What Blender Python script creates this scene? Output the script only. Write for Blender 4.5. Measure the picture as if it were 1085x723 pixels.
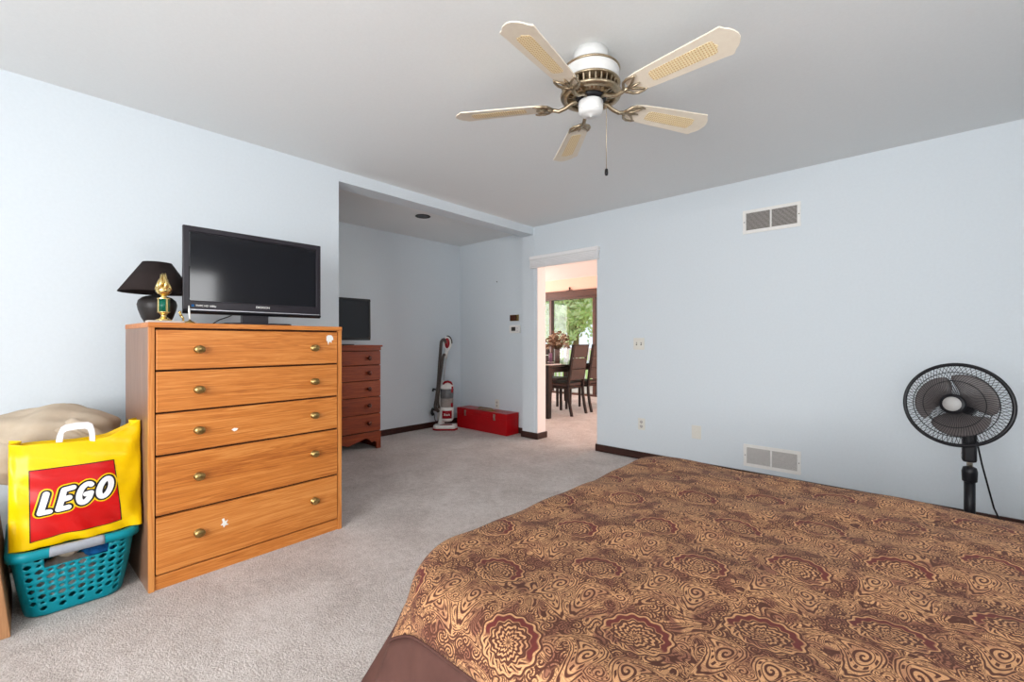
import bpy, bmesh, math, random
from math import sin, cos, pi, radians, sqrt, atan2
from mathutils import Vector, Matrix
for o in list(bpy.data.objects): bpy.data.objects.remove(o)
S = bpy.context.scene
COL = S.collection
random.seed(7)

# ------------------------------------------------------------------ camera
cam = bpy.data.objects.new('camera', bpy.data.cameras.new('camera')); COL.objects.link(cam)
cam.location = (3.268, -3.975, 1.128)
cam.rotation_euler = (pi/2, 0, radians(42.2))
cam.data.sensor_width = 36; cam.data.lens = 472/1085*36
cam.data.clip_start = 0.05; cam.data.clip_end = 200
S.camera = cam
# ------------------------------------------------------------------ view, world, lights
S.view_settings.view_transform = 'Standard'
S.view_settings.look = 'None'
S.view_settings.gamma = 1
S.view_settings.use_curve_mapping = False
S.view_settings.exposure = 0.0
S.cycles.max_bounces = 10; S.cycles.diffuse_bounces = 6; S.cycles.sample_clamp_indirect = 4
w = bpy.data.worlds.new('sky'); S.world = w; w.use_nodes = True
wn = w.node_tree; wn.nodes['Background'].inputs[0].default_value = (0.80, 0.90, 1.0, 1)
wn.nodes['Background'].inputs[1].default_value = 1.3

def area(name, loc, direction, sx, sy, power, color=(1, 1, 1), spread=180):
    l = bpy.data.lights.new(name, 'AREA'); l.shape = 'RECTANGLE'; l.size = sx; l.size_y = sy
    l.energy = power; l.color = color; l.spread = radians(spread)
    o = bpy.data.objects.new(name, l); COL.objects.link(o); o.location = loc
    o.rotation_euler = Vector(direction).to_track_quat('-Z', 'Y').to_euler()
    return o
# daylight entering by the windows that stand behind the camera and beside the bed
area('rear_window_daylight', (3.0, -6.33, 1.35), (-0.08, 1, 0.12), 2.6, 1.5, 182, (0.985, 0.985, 0.985))
area('side_window_daylight', (4.73, -2.6, 1.7), (-1, 0, -0.1), 0.7, 0.62, 16, (0.98, 0.985, 0.99))
# fill lights added at unseen side wall openings to brighten the dining room
area('dining_fill_left', (-4.12, 2.2, 1.4), (1, 0, 0), 2.0, 1.5, 110, (1.0, 0.97, 0.93))
area('dining_fill_right', (2.62, 2.4, 1.4), (-1, 0, 0), 1.6, 1.5, 75, (1.0, 0.96, 0.90))
sun = bpy.data.objects.new('sun', bpy.data.lights.new('sun', 'SUN')); COL.objects.link(sun)
sun.data.energy = 2.2; sun.data.angle = radians(1.5); sun.data.color = (1, 0.95, 0.86)
sun.rotation_euler = Vector((-0.25, -0.62, -0.9)).to_track_quat('-Z', 'Y').to_euler()

# ------------------------------------------------------------------ materials
def srgb(r, g, b):
    f = lambda c: ((c/255)/12.92 if c/255 <= 0.04045 else (((c/255)+0.055)/1.055)**2.4)
    return (f(r), f(g), f(b), 1)
def newmat(name, color=(1, 1, 1, 1), rough=0.6, metal=0.0, spec=0.5):
    m = bpy.data.materials.new(name); m.use_nodes = True
    b = m.node_tree.nodes['Principled BSDF']
    b.inputs['Base Color'].default_value = color; b.inputs['Roughness'].default_value = rough
    b.inputs['Metallic'].default_value = metal; b.inputs['Specular IOR Level'].default_value = spec
    return m
def nd(m, t): return m.node_tree.nodes.new(t)
def lk(m, a, b): m.node_tree.links.new(a, b)
def bsdf(m): return m.node_tree.nodes['Principled BSDF']
def ramp(m, fac, stops):
    r = nd(m, 'ShaderNodeValToRGB'); e = r.color_ramp.elements
    while len(e) > 1: e.remove(e[-1])
    e[0].position, e[0].color = stops[0]
    for p, c in stops[1:]:
        k = e.new(p); k.color = c
    lk(m, fac, r.inputs[0]); return r.outputs[0]
def noise(m, vec, scale, detail=3, rough=0.5, dist=0.0):
    n = nd(m, 'ShaderNodeTexNoise'); n.inputs['Scale'].default_value = scale
    n.inputs['Detail'].default_value = detail; n.inputs['Roughness'].default_value = rough
    n.inputs['Distortion'].default_value = dist
    if vec is not None: lk(m, vec, n.inputs['Vector'])
    return n.outputs['Fac']
def bump(m, h, strength=0.2, dist=0.01):
    b = nd(m, 'ShaderNodeBump'); b.inputs['Strength'].default_value = strength
    b.inputs['Distance'].default_value = dist
    lk(m, h, b.inputs['Height']); lk(m, b.outputs[0], bsdf(m).inputs['Normal'])
def coords(m, kind='Object', scale=(1, 1, 1), perobj=False):
    t = nd(m, 'ShaderNodeTexCoord'); mp = nd(m, 'ShaderNodeMapping')
    lk(m, t.outputs[kind], mp.inputs[0]); mp.inputs['Scale'].default_value = scale
    if perobj:
        oi = nd(m, 'ShaderNodeObjectInfo'); mu = nd(m, 'ShaderNodeVectorMath'); mu.operation = 'SCALE'
        cx = nd(m, 'ShaderNodeCombineXYZ'); 
        for i in range(3): cx.inputs[i].default_value = (17.0, 31.0, 23.0)[i]
        lk(m, cx.outputs[0], mu.inputs[0]); lk(m, oi.outputs['Random'], mu.inputs['Scale'])
        lk(m, mu.outputs[0], mp.inputs['Location'])
    return mp.outputs[0]
def speckled(name, c1, c2, scale, rough=0.7, bs=0.1, bd=0.002, spec=0.3, metal=0):
    m = newmat(name, c1, rough, metal, spec); v = coords(m)
    n = noise(m, v, scale, 4, 0.6)
    lk(m, ramp(m, n, [(0.3, c1), (0.7, c2)]), bsdf(m).inputs[0])
    if bs: bump(m, n, bs, bd)
    return m
def wood(name, dark, mid, light, axis='y', grain=1.0, rough=0.42, spec=0.4):
    m = newmat(name, mid, rough, 0, spec); X.m = m
    a = {'x': (0.8, 16, 22), 'y': (16, 0.8, 22), 'z': (18, 18, 0.8)}[axis]
    v = coords(m, 'Object', tuple(k*grain for k in a), True)
    n1 = X(noise(m, v, 1.3, 4, 0.6, 1.4))
    mulv = nd(m, 'ShaderNodeVectorMath'); mulv.operation = 'MULTIPLY'; mulv.inputs[1].default_value = (6, 6, 6)
    lk(m, v, mulv.inputs[0]); n2 = X(noise(m, mulv.outputs[0], 2.0, 2, 0.6))
    rings = xsin(n1*34.0)*0.5 + 0.5
    n3 = X(noise(m, v, 0.35, 2, 0.5))
    val = n1*0.45 + n2*0.35 + rings*0.16 + n3*0.3 - 0.12
    oi = nd(m, 'ShaderNodeObjectInfo')
    val = val + X(oi.outputs['Random'])*0.10 - 0.05
    lk(m, ramp(m, val.v, [(0.28, dark), (0.50, mid), (0.70, light)]), bsdf(m).inputs[0])
    bump(m, val.v, 0.08, 0.001)
    return m

class X:                                       # small algebra over math nodes
    m = None
    def __init__(s, v): s.v = v
    @staticmethod
    def op(o, *a):
        n = nd(X.m, 'ShaderNodeMath'); n.operation = o
        for i, k in enumerate(a):
            k = k.v if isinstance(k, X) else k
            if isinstance(k, (int, float)): n.inputs[i].default_value = k
            else: lk(X.m, k, n.inputs[i])
        return X(n.outputs[0])
    def __add__(s, o): return X.op('ADD', s, o)
    __radd__ = __add__
    def __sub__(s, o): return X.op('SUBTRACT', s, o)
    def __rsub__(s, o): return X.op('SUBTRACT', o, s)
    def __mul__(s, o): return X.op('MULTIPLY', s, o)
    __rmul__ = __mul__
    def __truediv__(s, o): return X.op('DIVIDE', s, o)
def xsin(a): return X.op('SINE', a)
def xsqrt(a): return X.op('SQRT', a)
def xmin(a, b): return X.op('MINIMUM', a, b)
def xmax(a, b): return X.op('MAXIMUM', a, b)
def xabs(a): return X.op('ABSOLUTE', a)
def xatan(a, b): return X.op('ARCTAN2', a, b)
def xstep(a, lo, hi):
    n = nd(X.m, 'ShaderNodeMapRange'); n.interpolation_type = 'SMOOTHSTEP'
    n.inputs['From Min'].default_value = lo; n.inputs['From Max'].default_value = hi
    lk(X.m, a.v, n.inputs['Value']); return X(n.outputs[0])
def xmix(f, c1, c2):
    n = nd(X.m, 'ShaderNodeMix'); n.data_type = 'RGBA'
    lk(X.m, f.v, n.inputs[0])
    for i, c in ((6, c1), (7, c2)):
        if isinstance(c, tuple): n.inputs[i].default_value = c
        else: lk(X.m, c, n.inputs[i])
    return n.outputs[2]

def paisley():
    m = newmat('paisley cloth', srgb(150, 110, 80), 0.8, 0, 0.15); X.m = m
    tc = nd(m, 'ShaderNodeTexCoord')
    wob = nd(m, 'ShaderNodeTexNoise'); wob.inputs['Scale'].default_value = 7; wob.inputs['Detail'].default_value = 1
    lk(m, tc.outputs['UV'], wob.inputs['Vector'])
    sub = nd(m, 'ShaderNodeVectorMath'); sub.operation = 'SUBTRACT'; sub.inputs[1].default_value = (0.5, 0.5, 0.5)
    lk(m, wob.outputs['Color'], sub.inputs[0])
    sc = nd(m, 'ShaderNodeVectorMath'); sc.operation = 'SCALE'; sc.inputs['Scale'].default_value = 0.022
    lk(m, sub.outputs[0], sc.inputs[0])
    ad = nd(m, 'ShaderNodeVectorMath'); ad.operation = 'ADD'; lk(m, tc.outputs['UV'], ad.inputs[0]); lk(m, sc.outputs[0], ad.inputs[1])
    sp = nd(m, 'ShaderNodeSeparateXYZ'); lk(m, ad.outputs[0], sp.inputs[0])
    u, v = X(sp.outputs[0]), X(sp.outputs[1])
    A, B = 0.166, 0.30
    ui = u*(1/A) + 40.0; col = X.op('FLOOR', ui)
    fu = (ui - col - 0.5)*A
    odd = X.op('MODULO', col, 2.0)
    vi = v*(1/B) + 40.0 + odd*0.5
    fv = (vi - X.op('FLOOR', vi) - 0.5)*B
    def lines(d, k, ph=0.0, duty=-0.1): return xstep(xsin(d*k + ph), duty-0.35, duty+0.35)
    mask = None; inside_any = None; maroon = None; fillm = None
    def motif(cx, cy, rot, L, W, curl, turn=1):
        nonlocal mask, inside_any, fillm
        c, sn = cos(rot), sin(rot)
        dx, dy = fu - cx, fv - cy
        x = dx*c + dy*sn; y = dy*c - dx*sn
        x = x + y*y*(curl/L)
        wd = W - y*(0.62*W/L)
        d = xsqrt((x/wd)*(x/wd) + (y*(1/L))*(y*(1/L)))
        th = xatan(x, y)
        ys = y + 0.30*L
        rs = xsqrt(x*x + ys*ys)*(1/W); ts = xatan(x, ys)
        spiral = xstep(xsin(rs*15.0 + ts*turn), -0.2, 0.4)
        rays = xstep(xsin(d*24.0 + 1.0), -0.1, 0.5)
        tailsel = xstep(y, 0.0, 0.2*L)
        inner = (spiral*(1.0 - tailsel) + rays*tailsel)*(1.0 - xstep(d, 0.60, 0.63))
        beads = xstep(xsin(th*13.0), 0.0, 0.3)*(1.0 - xstep(xabs(d - 0.78), 0.05, 0.08))
        e1 = 1.0 - xstep(xabs(d - 0.65), 0.01, 0.045)
        e2 = 1.0 - xstep(xabs(d - 0.93), 0.02, 0.055)
        e3 = 1.0 - xstep(xabs(d - 1.12 + xsin(th*16.0)*0.02), 0.03, 0.07)
        full = 1.0 - xstep(d, 1.20, 1.24)
        mk = xmax(xmax(inner, beads), xmax(e1, xmax(e2, e3)))
        if mask is None: mask, inside_any, fillm = mk, full, full*0.5
        else:
            free = 1.0 - inside_any
            mask = mask + mk*free*full
            fillm = xmax(fillm, (full*free)*0.45); inside_any = xmax(inside_any, full)
    # medallion with its maroon collar
    dx, dy = fu, fv - 0.045
    r = xsqrt(dx*dx + dy*dy); th = xatan(dx, dy)
    point = xmax(dy*-1.0, 0.0)
    dm = (r + point*0.2 - xabs(dx)*0.06)*(1/0.048) + xsin(th*14.0)*0.05
    mk = xmax(lines(dm + xsin(th*7.0)*0.10*dm, 30.0, 0.5, -0.2), 1.0 - xstep(xabs(xsin(th*3.5)), 0.10, 0.2))
    core = 1.0 - xstep(dm, 0.74, 0.78)
    ring = (1.0 - xstep(dm, 1.08, 1.13))*xstep(dm, 0.84, 0.90)*xstep(dy + xabs(dx)*0.3, 0.0, 0.012)
    edge = 1.0 - xstep(xabs(dm - 0.79), 0.03, 0.06)
    edge2 = 1.0 - xstep(xabs(dm - 1.24), 0.03, 0.06)
    mask = xmax(mk*core, xmax(edge, edge2)); inside_any = 1.0 - xstep(dm, 1.27, 1.32); maroon = ring
    ringfill = (1.0 - xstep(dm, 1.08, 1.13))*xstep(dm, 0.84, 0.90)*(1.0 - ring)
    mask = xmax(mask, ringfill*xstep(xsin(th*28.0 + dm*30.0), -0.3, 0.2))
    fillm = core*0.7 + (1.0 - xstep(xabs(dm - 1.17), 0.01, 0.04))
    motif(0.0, -0.078, 0.0, 0.016, 0.016, 0.0)
    motif(-0.040, -0.042, 0.75, 0.050, 0.026, 0.8, 1)
    motif(0.040, -0.042, -0.75, 0.050, 0.026, -0.8, -1)
    motif(-0.038, -0.112, 2.1, 0.046, 0.022, 1.0, 1)
    motif(0.048, -0.112, -1.2, 0.042, 0.021, 1.0, -1)
    motif(0.066, 0.080, 0.3, 0.044, 0.016, -1.0, 1)
    motif(-0.062, 0.118, -2.4, 0.036, 0.017, -0.9, -1)
    # scroll and leaf ground
    vo = nd(m, 'ShaderNodeTexVoronoi'); vo.voronoi_dimensions = '2D'; vo.inputs['Scale'].default_value = 46
    lk(m, ad.outputs[0], vo.inputs['Vector'])
    vs = nd(m, 'ShaderNodeVectorMath'); vs.operation = 'SCALE'; vs.inputs['Scale'].default_value = 46.0
    lk(m, ad.outputs[0], vs.inputs[0])
    vp = nd(m, 'ShaderNodeVectorMath'); vp.operation = 'SCALE'; vp.inputs['Scale'].default_value = 46.0
    lk(m, vo.outputs['Position'], vp.inputs[0])
    dd = nd(m, 'ShaderNodeVectorMath'); dd.operation = 'SUBTRACT'
    lk(m, vs.outputs[0], dd.inputs[0]); lk(m, vp.outputs[0], dd.inputs[1])
    s2 = nd(m, 'ShaderNodeSeparateXYZ'); lk(m, dd.outputs[0], s2.inputs[0])
    lx, ly = X(s2.outputs[0]), X(s2.outputs[1])
    s3 = nd(m, 'ShaderNodeSeparateXYZ'); lk(m, vo.outputs['Color'], s3.inputs[0])
    rnd, rnd2 = X(s3.outputs[0]), X(s3.outputs[1])
    rr = xsqrt(lx*lx + ly*ly); tt = xatan(lx, ly)
    arms = X.op('FLOOR', rnd*3.0) + 1.0
    vl = xstep(xsin(rr*22.0 + tt*arms + rnd2*20.0), -0.55, 0.15)
    ve = nd(m, 'ShaderNodeTexVoronoi'); ve.voronoi_dimensions = '2D'; ve.feature = 'DISTANCE_TO_EDGE'; ve.inputs['Scale'].default_value = 46
    lk(m, ad.outputs[0], ve.inputs['Vector'])
    vedge = 1.0 - xstep(X(ve.outputs['Distance']), 0.03, 0.10)
    cn = X(noise(m, ad.outputs[0], 13, 1, 0.5, 0.6))
    contour = xstep(xsin(cn*150.0), -0.3, 0.5)
    sel = xstep(X(noise(m, ad.outputs[0], 9, 1)), 0.50, 0.53)
    ground = xmax(vl, vedge)*(1.0 - sel) + contour*sel
    mask = mask + ground*(1.0 - inside_any)
    mask = xmin(mask, 1.0)
    hatch = xstep(xsin(X(noise(m, ad.outputs[0], 24, 1, 0.5, 0.4))*170.0), 0.1, 0.8)
    mask = xmax(mask, hatch*(0.8 - inside_any*0.45))
    patch = xstep(X(noise(m, tc.outputs['UV'], 22, 2)), 0.47, 0.60)
    gold = xmix(patch*(1.0 - fillm), srgb(192, 144, 102), srgb(136, 90, 70))
    gold = xmix(maroon, gold, srgb(96, 42, 38))
    colr = xmix(mask, gold, srgb(76, 43, 32))
    lk(m, colr, bsdf(m).inputs[0])
    bsdf(m).inputs['Sheen Weight'].default_value = 0.03
    fine = X(noise(m, tc.outputs['UV'], 700, 2))
    bump(m, (mask*-0.6 + fine*0.5).v, 0.25, 0.0015)
    return m

M = {}
M['wall'] = speckled('pale blue wall paint', srgb(213, 220, 225), srgb(210, 217, 222), 60, 0.75, 0.04, 0.001, 0.2)
M['alcove'] = M['wall']
M['ceiling'] = speckled('ceiling paint', srgb(228, 230, 230), srgb(225, 227, 227), 90, 0.8, 0.06, 0.001, 0.2)
M['peach'] = speckled('peach wall paint', srgb(244, 200, 180), srgb(240, 196, 176), 40, 0.8, 0.03, 0.001, 0.2)
M['pinkwhite'] = speckled('warm white paint', srgb(246, 232, 226), srgb(243, 228, 222), 40, 0.8, 0.03, 0.001, 0.2)
M['doorwhite'] = speckled('white door paint', srgb(238, 236, 236), srgb(234, 233, 233), 40, 0.5, 0.02, 0.001)
M['basewood'] = wood('dark brown trim', srgb(34, 18, 14), srgb(58, 32, 25), srgb(76, 44, 34), 'x', 1, 0.35)
def carpet():
    m = newmat('cut pile carpet', srgb(190, 182, 176), 0.95, 0, 0.1); v = coords(m)
    f = noise(m, v, 130, 3, 0.7); g = noise(m, v, 3.2, 4, 0.6, 0.6); h = noise(m, v, 26, 3, 0.6)
    mx = nd(m, 'ShaderNodeMath'); mx.operation = 'MULTIPLY_ADD'; lk(m, g, mx.inputs[0]); mx.inputs[1].default_value = 0.42
    lk(m, f, mx.inputs[2])
    m2 = nd(m, 'ShaderNodeMath'); m2.operation = 'MULTIPLY_ADD'; lk(m, h, m2.inputs[0]); m2.inputs[1].default_value = 0.35; lk(m, mx.outputs[0], m2.inputs[2])
    lk(m, ramp(m, m2.outputs[0], [(0.62, srgb(164, 153, 147)), (0.88, srgb(204, 194, 188)), (1.0, srgb(222, 214, 209))]), bsdf(m).inputs[0])
    bump(m, m2.outputs[0], 0.9, 0.012)
    return m
M['carpet'] = carpet()
M['oak'] = wood('honey oak', srgb(156, 84, 30), srgb(196, 118, 50), srgb(212, 140, 72), 'y', 1.0, 0.42)
M['oak_v'] = wood('honey oak upright', srgb(160, 92, 38), srgb(194, 120, 56), srgb(208, 140, 76), 'z', 1.0, 0.36)
M['oak_side_shaded'] = wood('shaded greyish oak side', srgb(104, 72, 54), srgb(130, 94, 72), srgb(148, 112, 90), 'z', 1.0, 0.36)  # darker, greyer copy of the oak, the side's shade put into its colour
M['cherry'] = wood('red brown wood', srgb(100, 36, 12), srgb(134, 54, 20), srgb(156, 72, 32), 'y', 1.0, 0.4)
M['cherry_knob'] = wood('dark red knob wood', srgb(60, 22, 12), srgb(84, 34, 18), srgb(98, 42, 22), 'z', 3.0, 0.3)
M['gap'] = speckled('dark carcass wood', srgb(60, 32, 16), srgb(72, 40, 20), 30, 0.8)
M['brass'] = speckled('aged brass', srgb(150, 122, 72), srgb(182, 154, 100), 90, 0.3, 0.05, 0.001, 0.5, 1)
M['antique'] = speckled('antique brass', srgb(158, 142, 118), srgb(190, 174, 148), 120, 0.34, 0.05, 0.001, 0.5, 1)
M['gold'] = speckled('bright gold plate', srgb(226, 190, 110), srgb(244, 222, 160), 200, 0.22, 0.1, 0.001, 0.5, 1)
M['fanwhite'] = speckled('white enamel', srgb(222, 222, 220), srgb(218, 218, 216), 60, 0.3, 0)
M['blade'] = speckled('cream blade', srgb(232, 222, 204), srgb(226, 214, 196), 30, 0.4, 0)
M['black'] = speckled('black plastic', srgb(20, 20, 24), srgb(28, 27, 31), 150, 0.35, 0.05, 0.0005)
M['blackgloss'] = speckled('glossy black plastic', srgb(36, 32, 38), srgb(40, 36, 42), 150, 0.32, 0)
M['screen'] = speckled('dark screen', srgb(12, 12, 18), srgb(14, 14, 20), 20, 0.09, 0, 0, 0.4)
M['silver'] = speckled('silver plastic', srgb(190, 190, 194), srgb(205, 205, 208), 80, 0.3, 0, 0, 0.5, 0.6)
M['white'] = speckled('white plastic', srgb(232, 230, 226), srgb(226, 224, 220), 60, 0.4, 0)
M['offwhite'] = speckled('ivory plastic', srgb(222, 220, 212), srgb(218, 215, 206), 60, 0.4, 0)
M['slot'] = speckled('dark slot', srgb(50, 46, 42), srgb(62, 58, 54), 60, 0.6, 0)
M['ventgrey'] = speckled('vent louvre paint', srgb(196, 192, 188), srgb(188, 184, 180), 60, 0.5, 0)
M['ventdark'] = speckled('duct interior', srgb(70, 62, 56), srgb(88, 78, 70), 30, 0.8, 0)
M['redmetal'] = speckled('red enamelled steel', srgb(176, 14, 22), srgb(162, 10, 18), 8, 0.28, 0.02, 0.001)
M['steel'] = speckled('nickel', srgb(190, 184, 172), srgb(214, 208, 196), 120, 0.3, 0.05, 0.001, 0.5, 1)
M['teal'] = speckled('teal plastic', srgb(0, 128, 142), srgb(0, 136, 150), 20, 0.38, 0)
M['greyrubber'] = speckled('grey grip', srgb(158, 162, 170), srgb(150, 154, 162), 80, 0.5, 0)
M['yellow'] = speckled('yellow bag film', srgb(238, 196, 0), srgb(234, 190, 0), 12, 0.3, 0.2, 0.012)
M['bagred'] = speckled('red print', srgb(198, 16, 14), srgb(190, 13, 12), 12, 0.34, 0.1, 0.008)
M['bagwhite'] = speckled('white print', srgb(232, 230, 232), srgb(222, 220, 224), 12, 0.36, 0)
M['bagblack'] = speckled('black print', srgb(24, 18, 18), srgb(28, 20, 20), 12, 0.36, 0)
M['beige'] = speckled('beige fabric', srgb(196, 180, 160), srgb(180, 164, 144), 9, 0.9, 0.2, 0.01, 0.15)
M['clothwhite'] = speckled('white cloth', srgb(226, 222, 216), srgb(204, 200, 194), 30, 0.9, 0.4, 0.01, 0.1)
M['clothblue'] = speckled('blue cloth', srgb(24, 92, 150), srgb(16, 60, 110), 30, 0.9, 0.4, 0.01, 0.1)
M['clothdark'] = speckled('dark cloth', srgb(26, 28, 34), srgb(40, 40, 48), 30, 0.9, 0.4, 0.01, 0.1)
M['ceramic'] = speckled('matt black ceramic', srgb(38, 34, 33), srgb(46, 42, 40), 30, 0.42, 0.05, 0.001)
M['shade'] = speckled('black shade cloth', srgb(40, 33, 32), srgb(46, 38, 37), 220, 0.9, 0.15, 0.001, 0.15)
M['cream'] = speckled('cream lining', srgb(214, 206, 184), srgb(206, 198, 176), 60, 0.8, 0)
M['green'] = speckled('green enamel', srgb(10, 84, 66), srgb(14, 98, 78), 60, 0.25, 0)
M['marble'] = speckled('pale marble', srgb(214, 206, 200), srgb(184, 176, 170), 40, 0.3, 0)
M['border'] = speckled('brown suede cloth', srgb(72, 46, 40), srgb(84, 55, 48), 14, 0.8, 0.15, 0.004, 0.2)
M['mattress'] = speckled('mattress ticking', srgb(220, 216, 208), srgb(210, 206, 198), 30, 0.9)
M['espresso'] = speckled('espresso wood', srgb(28, 20, 19), srgb(38, 28, 26), 18, 0.32, 0.03, 0.001)
M['leather'] = speckled('taupe upholstery', srgb(78, 62, 57), srgb(68, 54, 50), 30, 0.45, 0.06, 0.002)
M['glassdark'] = speckled('glazed table top', srgb(40, 34, 32), srgb(44, 38, 36), 10, 0.06, 0)
M['windowwood'] = wood('brown window frame', srgb(62, 38, 30), srgb(84, 54, 43), srgb(98, 66, 54), 'x', 1, 0.4)
M['vase'] = speckled('grey glazed vase', srgb(112, 100, 98), srgb(136, 124, 120), 40, 0.3, 0)
M['dried'] = speckled('dried flowers', srgb(150, 116, 92), srgb(116, 84, 66), 50, 0.9)
M['driedpale'] = speckled('pale dried petals', srgb(206, 184, 160), srgb(180, 152, 126), 50, 0.9)
M['violet'] = speckled('mauve candle', srgb(150, 110, 140), srgb(140, 100, 130), 50, 0.5, 0)
M['placemat'] = speckled('pale runner', srgb(226, 214, 208), srgb(214, 200, 194), 50, 0.8, 0)
M['vacred'] = speckled('deep red plastic', srgb(150, 12, 30), srgb(140, 10, 26), 40, 0.25, 0)
M['hose'] = speckled('grey brown hose', srgb(86, 76, 70), srgb(66, 58, 54), 60, 0.5, 0)
M['bin'] = newmat('smoky clear bin', srgb(96, 96, 98), 0.12, 0, 0.6)
_v = coords(M['bin']); lk(M['bin'], ramp(M['bin'], noise(M['bin'], _v, 20), [(0.3, srgb(86, 86, 88)), (0.7, srgb(104, 104, 104))]), bsdf(M['bin']).inputs[0])
M['bindust'] = speckled('grey dust', srgb(160, 150, 144), srgb(140, 130, 124), 40, 0.7, 0)
M['railwhite'] = speckled('white rail paint', srgb(240, 240, 238), srgb(234, 234, 232), 40, 0.5, 0)
M['deck'] = wood('weathered deck', srgb(150, 140, 130), srgb(176, 166, 156), srgb(190, 182, 172), 'x', 1, 0.8)
M['lawn'] = speckled('lawn', srgb(150, 180, 110), srgb(180, 200, 130), 6, 0.9)
M['leaf1'] = speckled('pale green leaves', srgb(196, 214, 158), srgb(222, 232, 192), 3, 0.7, 0)
M['leaf2'] = speckled('mid green leaves', srgb(160, 190, 130), srgb(196, 214, 164), 3, 0.7, 0)
M['bark'] = speckled('bark', srgb(110, 92, 76), srgb(132, 112, 92), 12, 0.9)
M['brownbox'] = wood('plain brown board', srgb(150, 104, 68), srgb(172, 124, 84), srgb(184, 138, 98), 'z', 0.8, 0.6)
M['badge'] = speckled('grey badge', srgb(170, 168, 166), srgb(178, 176, 174), 60, 0.4, 0)
M['paisley'] = paisley()
def cane():
    m = newmat('woven cane', srgb(222, 190, 140), 0.6); X.m = m
    t = nd(m, 'ShaderNodeTexCoord'); s = nd(m, 'ShaderNodeSeparateXYZ'); lk(m, t.outputs['Object'], s.inputs[0])
    x, y = X(s.outputs[0]), X(s.outputs[1])
    k = 2*pi/0.011
    a = xstep(xabs(xsin(x*(k/2))), 0.55, 0.85)*xstep(xabs(xsin(y*(k/2))), 0.45, 0.75)
    lk(m, xmix(a, srgb(240, 222, 180), srgb(206, 168, 116)), bsdf(m).inputs[0])
    bump(m, (a*-1.0).v, 0.5, 0.002)
    return m
M['cane'] = cane()
def glass():
    m = bpy.data.materials.new('window glass'); m.use_nodes = True; nt = m.node_tree; nt.nodes.clear()
    o = nt.nodes.new('ShaderNodeOutputMaterial'); mx = nt.nodes.new('ShaderNodeMixShader')
    t = nt.nodes.new('ShaderNodeBsdfTransparent'); g = nt.nodes.new('ShaderNodeBsdfGlossy'); f = nt.nodes.new('ShaderNodeFresnel')
    g.inputs['Roughness'].default_value = 0.02; f.inputs[0].default_value = 1.3
    nt.links.new(f.outputs[0], mx.inputs[0]); nt.links.new(t.outputs[0], mx.inputs[1]); nt.links.new(g.outputs[0], mx.inputs[2])
    nt.links.new(mx.outputs[0], o.inputs[0]); return m
M['glass'] = glass()

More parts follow.
